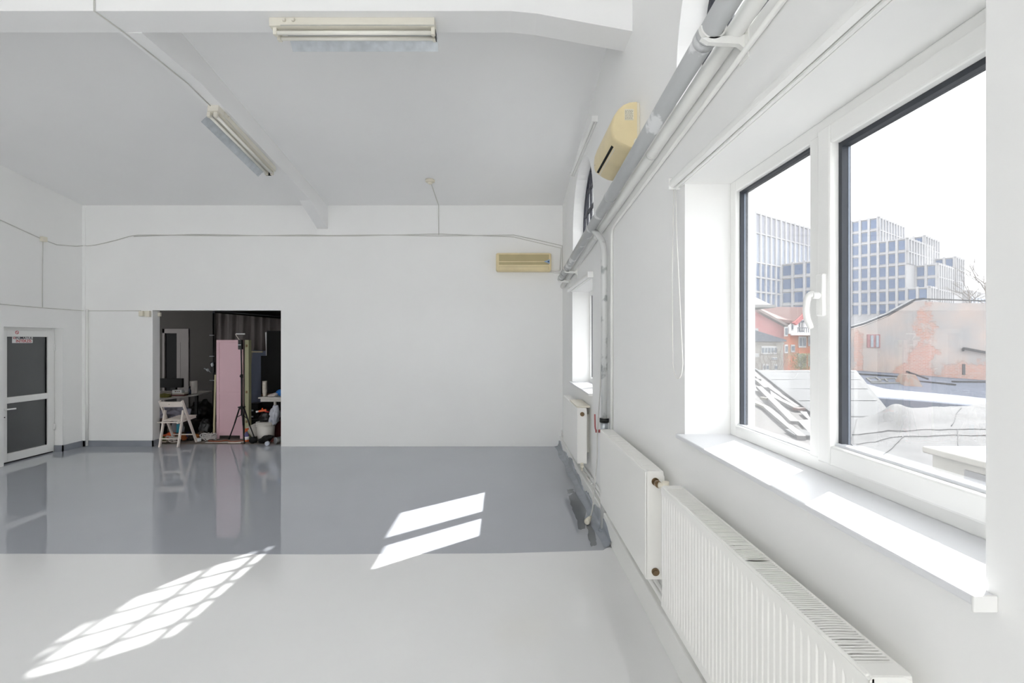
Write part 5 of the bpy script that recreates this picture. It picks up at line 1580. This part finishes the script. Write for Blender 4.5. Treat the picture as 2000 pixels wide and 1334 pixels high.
# old brick and plaster wall
def brick_plaster():
    m = bpy.data.materials.new('plaster over brick')
    m.use_nodes = True
    nt = m.node_tree
    b = nt.nodes['Principled BSDF']; b.inputs['Roughness'].default_value = 0.9
    L = nt.links.new
    tc = nt.nodes.new('ShaderNodeTexCoord')
    sp = nt.nodes.new('ShaderNodeSeparateXYZ'); L(tc.outputs['Object'], sp.inputs[0])
    cb = nt.nodes.new('ShaderNodeCombineXYZ'); L(sp.outputs['X'], cb.inputs['X']); L(sp.outputs['Z'], cb.inputs['Y'])
    br = nt.nodes.new('ShaderNodeTexBrick')
    br.inputs['Scale'].default_value = 1.0
    br.inputs['Brick Width'].default_value = 0.30; br.inputs['Row Height'].default_value = 0.095; br.inputs['Mortar Size'].default_value = 0.012
    br.inputs['Color1'].default_value = lin((172, 112, 92)); br.inputs['Color2'].default_value = lin((168, 128, 116)); br.inputs['Mortar'].default_value = lin((174, 164, 156))
    L(cb.outputs[0], br.inputs['Vector'])
    n1 = nt.nodes.new('ShaderNodeTexNoise'); n1.inputs['Scale'].default_value = 1.5; n1.inputs['Detail'].default_value = 9; n1.inputs['Roughness'].default_value = 0.65
    L(cb.outputs[0], n1.inputs['Vector'])
    def blobn(x, z, rx, rz, amp):
        sx_ = nt.nodes.new('ShaderNodeMath'); sx_.operation = 'SUBTRACT'; L(sp.outputs['X'], sx_.inputs[0]); sx_.inputs[1].default_value = x
        dx = nt.nodes.new('ShaderNodeMath'); dx.operation = 'DIVIDE'; L(sx_.outputs[0], dx.inputs[0]); dx.inputs[1].default_value = rx
        sz_ = nt.nodes.new('ShaderNodeMath'); sz_.operation = 'SUBTRACT'; L(sp.outputs['Z'], sz_.inputs[0]); sz_.inputs[1].default_value = z
        dz = nt.nodes.new('ShaderNodeMath'); dz.operation = 'DIVIDE'; L(sz_.outputs[0], dz.inputs[0]); dz.inputs[1].default_value = rz
        a = nt.nodes.new('ShaderNodeMath'); a.operation = 'MULTIPLY'; L(dx.outputs[0], a.inputs[0]); L(dx.outputs[0], a.inputs[1])
        c = nt.nodes.new('ShaderNodeMath'); c.operation = 'MULTIPLY_ADD'; L(dz.outputs[0], c.inputs[0]); L(dz.outputs[0], c.inputs[1]); L(a.outputs[0], c.inputs[2])
        e = nt.nodes.new('ShaderNodeMath'); e.operation = 'SUBTRACT'; e.inputs[0].default_value = 1.0; L(c.outputs[0], e.inputs[1]); e.use_clamp = True
        f = nt.nodes.new('ShaderNodeMath'); f.operation = 'MULTIPLY'; L(e.outputs[0], f.inputs[0]); f.inputs[1].default_value = amp
        return f.outputs[0]
    # where the plaster has fallen off, in metres along the wall
    bl = [blobn(-0.15, 3.6, 1.0, 2.2, 0.5), blobn(-0.5, 1.4, 1.1, 1.2, 0.75), blobn(2.6, 0.6, 3.0, 1.3, 0.8), blobn(-1.4, 0.7, 0.9, 0.9, 0.7), blobn(-4.2, 1.6, 0.45, 3.6, 0.6), blobn(0.3, 2.2, 0.7, 0.5, 0.6)]
    s = bl[0]
    for x in bl[1:]:
        ad = nt.nodes.new('ShaderNodeMath'); ad.operation = 'ADD'; L(s, ad.inputs[0]); L(x, ad.inputs[1]); s = ad.outputs[0]
    ad = nt.nodes.new('ShaderNodeMath'); ad.operation = 'MULTIPLY_ADD'; L(n1.outputs['Fac'], ad.inputs[0]); ad.inputs[1].default_value = 1.9; L(s, ad.inputs[2])
    mr = nt.nodes.new('ShaderNodeMapRange'); mr.inputs['From Min'].default_value = 1.22; mr.inputs['From Max'].default_value = 1.40; mr.inputs['To Max'].default_value = 0.85
    L(ad.outputs[0], mr.inputs['Value'])
    n2 = nt.nodes.new('ShaderNodeTexNoise'); n2.inputs['Scale'].default_value = 0.5; n2.inputs['Detail'].default_value = 6; L(cb.outputs[0], n2.inputs['Vector'])
    cr = nt.nodes.new('ShaderNodeValToRGB'); cr.color_ramp.elements[0].position = 0.35; cr.color_ramp.elements[1].position = 0.68
    cr.color_ramp.elements[0].color = lin((148, 146, 145)); cr.color_ramp.elements[1].color = lin((176, 158, 148)); L(n2.outputs['Fac'], cr.inputs['Fac'])
    mx = nt.nodes.new('ShaderNodeMix'); mx.data_type = 'RGBA'
    L(mr.outputs['Result'], mx.inputs['Factor']); L(cr.outputs['Color'], mx.inputs['A']); L(br.outputs['Color'], mx.inputs['B'])
    L(mx.outputs['Result'], b.inputs['Base Color'])
    bp = nt.nodes.new('ShaderNodeBump'); bp.inputs['Strength'].default_value = 0.6; bp.inputs['Distance'].default_value = 0.05; bp.invert = True
    L(mr.outputs['Result'], bp.inputs['Height']); L(bp.outputs['Normal'], b.inputs['Normal'])
    return m
YW = 30.0
def wx(px): return (px - CX) * YW / FPX
def wz(py): return CAMH - (py - CY) * YW / FPX
t = thing('old_wall', (wx(1810), YW, wz(757)), 'tall old wall of peeling plaster and red brick outside', 'wall')
bm = new()
prism(bm, [(wx(1600), -9), (wx(2700), -9), (wx(2700), wz(586)), (wx(1925), wz(592)), (wx(1860), wz(592)), (wx(1800), wz(588)), (wx(1785), wz(590)), (wx(1735), wz(618)), (wx(1690), wz(636)), (wx(1600), wz(662))], 'Y', YW, YW + 0.3)
part('masonry', bm, brick_plaster(), t)
DRK = mat('dark slate coping', (40, 43, 50), 0.8)
for (a, b) in (((1600, 660), (1690, 634)), ((1690, 634), (1735, 616)), ((1735, 616), (1786, 588)), ((1786, 588), (1806, 586)), ((1806, 586), (1925, 590)), ((1925, 590), (2700, 584))):
    bm = new(); bar(bm, (wx(a[0]), YW + 0.12, wz(a[1]) + 0.08), (wx(b[0]), YW + 0.12, wz(b[1]) + 0.08), 0.30, 0.12 if a[0] < 1790 else 0.05, up=(0, 0, 1)); part('coping', bm, DRK if a[0] < 1790 else FELT, t)
SHUT = mat('red shutter', (150, 104, 104), 0.7)
bm = new(); box(bm, wx(1693), wx(1718), YW - 0.05, YW + 0.02, wz(679), wz(653)); sh = part('shutter', bm, SHUT, t)
for a in (1699, 1709.5):
    bm = new(); box(bm, wx(a), wx(a + 5), YW - 0.09, YW - 0.04, wz(678), wz(655)); part('slot_pane', bm, mat('pale pane', (140, 150, 158), 0.3), sh)
bm = new(); box(bm, wx(1879), wx(1884), YW - 0.05, YW + 0.02, wz(732), wz(711)); part('slit', bm, mat('dark slit', (70, 70, 72), 0.9), t)
bm = new(); bar(bm, (wx(1878), YW - 0.15, wz(680)), (wx(1940), YW - 0.15, wz(692)), 0.15, 0.12); bar(bm, (wx(1878), YW - 0.1, wz(680)), (wx(1878), YW - 0.1, wz(686)), 0.08, 0.08, up=(0, 1, 0)); part('awning_rail', bm, SEAM, t)

# white house at the far left
t = thing('white_house', (11.5, 27, -9), 'white house with a pale hipped tile roof at the left of the view', 'house')
HW = mat('white render', (176, 176, 174), 0.85, var=0.02)
TILE = mat('pale roof tiles', (100, 93, 89), 0.8, var=0.06, vscale=3)
hx = (1475 - CX) * 26 / FPX
bm = new(); box(bm, 6.0, hx, 26, 29, -9, 3.54); part('facade', bm, HW, t)
ev = at(1512, 598, 25.0)
bm = new()
base = [(5.0, 25.0, ev.z), (ev.x, 25.0, ev.z), (ev.x, 29.4, ev.z), (5.0, 29.4, ev.z)]
tops = [(6.5, 27.2, 4.75), (12.9, 27.2, 4.75)]
A = [bm.verts.new(p) for p in base]; T = [bm.verts.new(p) for p in tops]
bm.faces.new((A[0], A[1], T[1], T[0])); bm.faces.new((A[1], A[2], T[1])); bm.faces.new((A[2], A[3], T[0], T[1])); bm.faces.new((A[3], A[0], T[0])); bm.faces.new((A[3], A[2], A[1], A[0]))
part('roof', bm, TILE, t)
bm = new(); bar(bm, base[0], base[1], 0.18, 0.14); bar(bm, base[1], base[2], 0.18, 0.14); part('eave', bm, mat('grey eave', (128, 126, 124), 0.7), t)
bm = new(); box(bm, hx - 1.2, hx + 0.15, 25.9, 26.05, 0.9, 1.1); part('string_course', bm, HW, t)

def house_window(parent, px0, px1, py0, py1, Y, frame, pane, nx=1, proud=0.06, arch=False):
    X0, X1 = (px0 - CX) * Y / FPX, (px1 - CX) * Y / FPX
    Z1, Z0 = CAMH - (py0 - CY) * Y / FPX, CAMH - (py1 - CY) * Y / FPX
    bm = new(); box(bm, X0, X1, Y - proud, Y + 0.02, Z0, Z1, 0.01); f = part('window', bm, frame, parent)
    w = (X1 - X0) / nx
    for k in range(nx):
        a, b = X0 + w * k + w * 0.17, X0 + w * (k + 1) - w * 0.17
        bm = new()
        if arch:
            zz = Z1 - 0.12 - (b - a) / 2
            pts = [(a, Z0 + 0.06), (b, Z0 + 0.06)] + [((a + b) / 2 + (b - a) / 2 * math.cos(math.pi * i / 10), zz + (b - a) / 2 * math.sin(math.pi * i / 10)) for i in range(11)]
            prism(bm, pts, 'Y', Y - proud - 0.03, Y - proud + 0.01)
        else:
            box(bm, a, b, Y - proud - 0.03, Y - proud + 0.01, Z0 + 0.1, Z1 - 0.1)
        part('pane', bm, pane, f)
PANE = mat('house window glass', (104, 112, 122), 0.25)
WFR = mat('white window frame', (190, 190, 188), 0.6)

# grey house with a lean-to roof
YG = 28.0
def gx(px, Y=YG): return (px - CX) * Y / FPX
def gz(py, Y=YG): return CAMH - (py - CY) * Y / FPX
t = thing('grey_house', (gx(1500), YG, -9), 'tan grey house with a blue lean-to roof and bare creepers', 'house')
TAN = mat('tan render', (160, 154, 146), 0.9, var=0.08, vscale=1.2)
bm = new(); box(bm, gx(1462), gx(1530), YG, YG + 1.4, -9, gz(667)); part('facade', bm, TAN, t)
bm = new(); prism(bm, [(gx(1458), gz(641)), (gx(1531), gz(664)), (gx(1531), gz(667)), (gx(1458), gz(667))], 'Y', YG - 0.25, YG + 1.4); part('roof', bm, mat('blue metal roof', (76, 82, 94), 0.5), t)
bm = new(); box(bm, gx(1462), gx(1530), YG - 0.1, YG, gz(672), gz(669)); part('cornice', bm, TAN, t)
house_window(t, 1486, 1517, 676, 692, YG, WFR, PANE, 5)
house_window(t, 1489, 1501, 711, 724, YG, WFR, PANE, 2)
house_window(t, 1511, 1518, 711, 724, YG, WFR, PANE, 1)
house_window(t, 1506, 1517, 698, 703, YG, WFR, PANE, 2)
CREEP = mat('bare creeper', (120, 100, 90), 0.9)
rr = random.Random(8)
bm = new()
for k in range(14):
    x = gx(1476 + k * 3.8); z = gz(726); y = YG - 0.08
    pts = [(x, y, z)]
    for i in range(6):
        x += rr.uniform(-0.12, 0.14); z += rr.uniform(0.1, 0.3)
        pts.append((x, y - rr.uniform(0, 0.05), z))
    tube(bm, pts, 0.008, n=4)
part('creeper', bm, CREEP, t, kind='stuff')
bm = new(); box(bm, gx(1486), gx(1506), YG + 1.4, YG + 2.4, gz(655), gz(640)); part('dormer', bm, HW, t)

# red house
YE = 31.0
t = thing('red_house', (gx(1545, YE), YE, -9), 'red brick house with a white arched gable and balcony', 'house')
DRED = mat('dull red render', (176, 116, 114), 0.85, var=0.04)
ORNG = mat('orange brick', (198, 122, 92), 0.9, rgb2=(176, 142, 112), thr=(0.45, 0.62), vscale=0.8)
e = lambda px, py: ((px - CX) * YE / FPX, CAMH - (py - CY) * YE / FPX)
bm = new(); prism(bm, [e(1470, 760), e(1536, 760), e(1536, 641), e(1476, 609), e(1470, 612)], 'Y', YE, YE + 6); part('side_wing', bm, DRED, t)
bm = new(); prism(bm, [e(1531, 760), e(1640, 760), e(1640, 640), e(1531, 640)], 'Y', YE - 0.5, YE + 5); part('facade', bm, ORNG, t)
e2 = lambda px, py: ((px - CX) * (YE - 0.6) / FPX, CAMH - (py - CY) * (YE - 0.6) / FPX)
bm = new(); prism(bm, [e2(1541, 652), e2(1604, 652), e2(1604, 640), e2(1570, 610), e2(1541, 636)], 'Y', YE - 0.65, YE - 0.5); part('gable', bm, mat('bright white render', (240, 240, 240), 0.8), t)
bm = new()
p = [e(1474, 606), e(1512, 606), e(1538, 642), e(1532, 642)]
roofq = [Vector((*e(1474, 607)[:1], YE - 0.4, e(1474, 607)[1])), Vector((e(1540, 643)[0], YE - 0.4, e(1540, 643)[1])), Vector((e(1540, 643)[0] + 0.6, YE + 4, e(1530, 631)[1])), Vector((e(1512, 606)[0] + 0.4, YE + 4, e(1512, 605)[1] + 0.3))]
A = [bm.verts.new(v) for v in roofq]; B = [bm.verts.new(v + Vector((0, 0, 0.15))) for v in roofq]
bm.faces.new(A); bm.faces.new(B)
for i in range(4):
    j = (i + 1) % 4
    bm.faces.new((A[i], A[j], B[j], B[i]))
part('roof', bm, mat('bright roof tiles', (128, 116, 110), 0.7, var=0.04, vscale=4), t)
bm = new()
roofq = [Vector((e2(1544, 633)[0], YE - 1.0, e2(1544, 633)[1])), Vector((e2(1572, 606)[0], YE - 1.0, e2(1572, 606)[1])), Vector((e2(1572, 606)[0] - 0.6, YE + 4, e2(1572, 606)[1] + 0.35)), Vector((e2(1513, 609)[0], YE + 4, e2(1513, 609)[1]))]
roofq2 = [Vector((e2(1572, 606)[0], YE - 1.0, e2(1572, 606)[1])), Vector((e2(1606, 640)[0], YE - 1.0, e2(1606, 640)[1])), Vector((e2(1606, 640)[0], YE + 4, e2(1606, 640)[1])), Vector((e2(1572, 606)[0], YE + 4, e2(1572, 606)[1] + 0.35))]
for q in (roofq, roofq2):
    A = [bm.verts.new(v) for v in q]; B = [bm.verts.new(v + Vector((0, 0, 0.18))) for v in q]
    bm.faces.new(A); bm.faces.new(B)
    for i in range(4):
        j = (i + 1) % 4
        bm.faces.new((A[i], A[j], B[j], B[i]))
part('gable_roof', bm, mat('pink roof tiles', (122, 92, 86), 0.7, var=0.05, vscale=4), t)
bm = new(); bar(bm, roofq[0], roofq[1], 0.25, 0.22); bar(bm, roofq2[0], roofq2[1], 0.25, 0.22); part('verge', bm, mat('red verge', (190, 110, 108), 0.7), t)
house_window(t, 1560, 1570, 626, 648, YE - 0.65, PANE, WFR, 2, 0.04, True)
house_window(t, 1545, 1549, 632, 646, YE - 0.65, WFR, PANE, 1, 0.04)
bm = new(); box(bm, e2(1545, 0)[0], e2(1606, 0)[0], YE - 1.3, YE - 0.5, e2(0, 655)[1], e2(0, 650)[1]); bal = part('balcony', bm, mat('bright white render', (240, 240, 240), 0.8), t)
bm = new()
yb_ = YE - 1.25
for k in range(16):
    x = e2(1546 + k * 4, 0)[0]
    box(bm, x, x + 0.03, yb_, yb_ + 0.03, e2(0, 650)[1], e2(0, 640.5)[1])
box(bm, e2(1545, 0)[0], e2(1606, 0)[0], yb_ - 0.01, yb_ + 0.04, e2(0, 641.5)[1], e2(0, 640)[1])
part('railing', bm, mat('grey railing', (116, 118, 124), 0.6), bal)
Yf = YE - 0.5
for (a, b, c, d_, n) in ((1559, 1574, 657, 679, 2), (1578, 1587, 657, 676, 1), (1531.5, 1538, 638, 657, 1), (1532, 1538, 673, 690, 1), (1544, 1552, 673, 688, 1), (1558, 1574, 691, 716, 2), (1578, 1587, 691, 716, 1)):
    house_window(t, a, b, c, d_, Yf, WFR, PANE, n)

# trees
BARK = mat('grey bark', (112, 104, 98), 0.9)
def tree(px, py_base, py_top, Y, label, seed, spread, leaf=None):
    rr = random.Random(seed)
    b0 = at(px, py_base, Y); t0 = at(px, py_top, Y)
    H = t0.z - b0.z
    t = thing('bare_tree', (b0.x, Y, b0.z), label, 'tree')
    bm = new()
    tube(bm, [Vector((b0.x, b0.y, -9)), b0, b0 + Vector((0.02 * H, 0, 0.45 * H)), b0 + Vector((0.0, 0, 0.7 * H))], [0.035 * H, 0.03 * H, 0.022 * H, 0.012 * H], n=7)
    part('trunk', bm, BARK, t)
    bm = new()
    def grow(p, d, L, r, depth):
        q = p + d * L
        tube(bm, [p, p + d * L * 0.5 + Vector((rr.uniform(-1, 1), rr.uniform(-1, 1), rr.uniform(-1, 1))) * L * 0.08, q], [r, r * 0.8, r * 0.5], n=4, caps=False)
        if depth:
            for k in range(3):
                nd = (d + Vector((rr.uniform(-1, 1), rr.uniform(-1, 1), rr.uniform(-0.3, 0.9))) * spread).normalized()
                grow(p + d * L * rr.uniform(0.45, 1.0), nd, L * 0.62, r * 0.55, depth - 1)
    for k in range(7):
        a = k * 2.4
        d = Vector((math.cos(a) * 0.8, math.sin(a) * 0.8, rr.uniform(0.6, 1.2))).normalized()
        grow(b0 + Vector((0, 0, H * (0.3 + 0.06 * k))), d, H * 0.34, 0.008 * H, 3)
    part('branches', bm, BARK, t, kind='stuff')
    if leaf:
        bm = new()
        for k in range(900):
            c = b0 + Vector((rr.gauss(0, 0.20) * H, rr.gauss(0, 0.2) * H, H * rr.uniform(0.3, 1.0)))
            obox(bm, c, (0.05, 0.008, 0.025), (rr.uniform(0, 3), rr.uniform(0, 3), rr.uniform(0, 3)))
        part('leaves', bm, leaf, t, kind='stuff')
tree(1565, 735, 690, 27.0, 'small olive shrub in front of the red house', 2, 0.75, mat('olive leaves', (128, 130, 92), 0.8, var=0.2, vscale=5))
tree(1926, 640, 512, 60.0, 'bare tree above the old wall at the right', 4, 0.8)
tree(1893, 620, 556, 80.0, 'small bare tree beside the far low building', 6, 0.8)

# offices
OFFB = mat('pale office cladding', (180, 179, 180), 0.7, var=0.015)
OFFG = mat('office glass', (98, 116, 146), 0.25, var=0.06, vscale=0.2)
OFFG2 = mat('office upper glass', (150, 158, 172), 0.2, var=0.05, vscale=0.2)
OFFP = mat('office grey panel', (150, 152, 162), 0.6)
D1 = Vector((0.8137, 0.5812, 0)); D2 = Vector((-0.5812, 0.8137, 0))
RZ = math.atan2(D1.y, D1.x)
office = thing('office_building', (110, 132, -9), 'stepped pale office block with gridded windows behind the old wall', 'building')
office2 = thing('office_building', (72, 124, -9), 'long pale office wing with tall vertical fins in the left pane', 'building')
def obl(bm, c, l1, l2, z0, z1):
    """a block from the corner c along D1 and D2"""
    c = Vector((c[0], c[1], 0))
    P = [c, c + D1 * l1, c + D1 * l1 + D2 * l2, c + D2 * l2]
    A = [bm.verts.new((p.x, p.y, z0)) for p in P]; B = [bm.verts.new((p.x, p.y, z1)) for p in P]
    for i in range(4):
        j = (i + 1) % 4
        bm.faces.new((A[i], A[j], B[j], B[i]))
    bm.faces.new(list(reversed(A))); bm.faces.new(B)
PANEMESH = {}
def pane_mesh(w, h, m):
    k = (round(w, 2), round(h, 2), m.name)
    if k not in PANEMESH:
        b = new(); box(b, -w / 2, w / 2, -0.05, 0.05, -h / 2, h / 2)
        me = bpy.data.meshes.new('window'); b.to_mesh(me); b.free(); me.materials.append(m)
        PANEMESH[k] = me
    return PANEMESH[k]
def pane_at(parent, p, along, w, h, m):
    o = bpy.data.objects.new('window', pane_mesh(w, h, m))
    o.location = Vector(p) - WLOC[parent.name]
    o.rotation_euler = (0, 0, math.atan2(along.y, along.x))
    o.parent = parent
    COL.objects.link(o)
def facade(parent, c, direc, outn, L, z1, rows, pitch, pier, wfrac, skip=0):
    """rows: list of (height, window height, material) from the top z1 down; piers and bands stand proud"""
    c = Vector((c[0], c[1], 0))
    n = max(1, int(round(L / pitch)))
    w = L / n
    z = z1
    bm = new()
    def slab(a, b, za, zb_, d):
        p, q = c + direc * a, c + direc * b
        P = [p - outn * 0.05, q - outn * 0.05, q + outn * d, p + outn * d]
        A = [bm.verts.new((v.x, v.y, za)) for v in P]; B = [bm.verts.new((v.x, v.y, zb_)) for v in P]
        for i in range(4):
            j = (i + 1) % 4
            bm.faces.new((A[i], A[j], B[j], B[i]))
        bm.faces.new(list(reversed(A))); bm.faces.new(B)
    tot = sum(r[0] for r in rows)
    for i in range(n + 1):
        slab(max(0, i * w - pier / 2), min(L, i * w + pier / 2), z1 - tot, z1 + 0.25, 0.45)
    for (h, wh, m) in rows:
        slab(0, L, z - 0.28, z + 0.0, 0.38)
        for i in range(n):
            p = c + direc * ((i + 0.5) * w) + outn * 0.06
            pane_at(parent, (p.x, p.y, z - 0.28 - (h - 0.28 - wh) * 0.35 - wh / 2), direc, (w - pier) * wfrac, wh, m)
        z -= h
    part('facade_grid', bm, OFFB, parent)
F1N = -D2; F2N = -D1
FH = 3.45
def vol(parent, c, L1, L2, z1, rows1=3, rows2=8, p1=2.3, p2=2.14, z0=-9):
    bm = new(); obl(bm, c, L1, L2, z0, z1); part('block', bm, OFFP if False else OFFB, parent)
    if rows1: facade(parent, c, D1, F1N, L1, z1, [(FH, 3.0, OFFG2)] * rows1, p1, 0.75, 1.0)
    if rows2: facade(parent, c, D2, F2N, L2, z1, [(FH, 2.45, OFFG)] * rows2, p2, 0.55, 0.86)
vol(office, (105.3, 137.0), 20.8, 8.6, 36.5, 2, 8)
vol(office, (109.03, 131.78), 23.4, 6.42, 29.5, 2, 6)
vol(office, (121.2, 140.5), 13.8, 7.0, 32.0, 3, 1)
vol(office, (117.6, 132.2), 15.0, 4.6, 22.65, 3, 2)
vol(office, (111.7, 128.0), 6.5, 4.6, 15.9, 2, 2)
vol(office, (131.5, 142.1), 9.0, 9.0, 26.2, 3, 1)
# long wing
bm = new(); obl(bm, (71.3 - 0.8137 * 19, 125 - 0.5812 * 19), 46.0, 12.0, -9, 32.6); part('block', bm, OFFP, office2)
facade(office2, (71.3 - 0.8137 * 19, 125 - 0.5812 * 19), D1, F1N, 46.0, 32.6, [(4.75, 4.3, OFFP), (7.1, 6.7, OFFG2), (3.55, 2.9, OFFG), (3.55, 2.9, OFFG), (3.55, 2.9, OFFG)], 2.55, 0.62, 1.0)
vol(office2, (76.1, 118.3), 12.0, 8.3, 21.3, 3, 5, 2.3, 2.45)
# low far building
t = thing('low_building', (150, 150, -9), 'low grey building at the far right beyond the offices', 'building')
bm = new(); obl(bm, (140, 146), 40, 12, -9, CAMH + 96 * 150 / FPX); part('block', bm, OFFB, t)
for k in range(6):
    pane_at(t, (140 + D1.x * (2 + 4 * k) + F1N.x * 0.05, 146 + D1.y * (2 + 4 * k) + F1N.y * 0.05, 14.0), D1, 2.4, 2.0, OFFG)
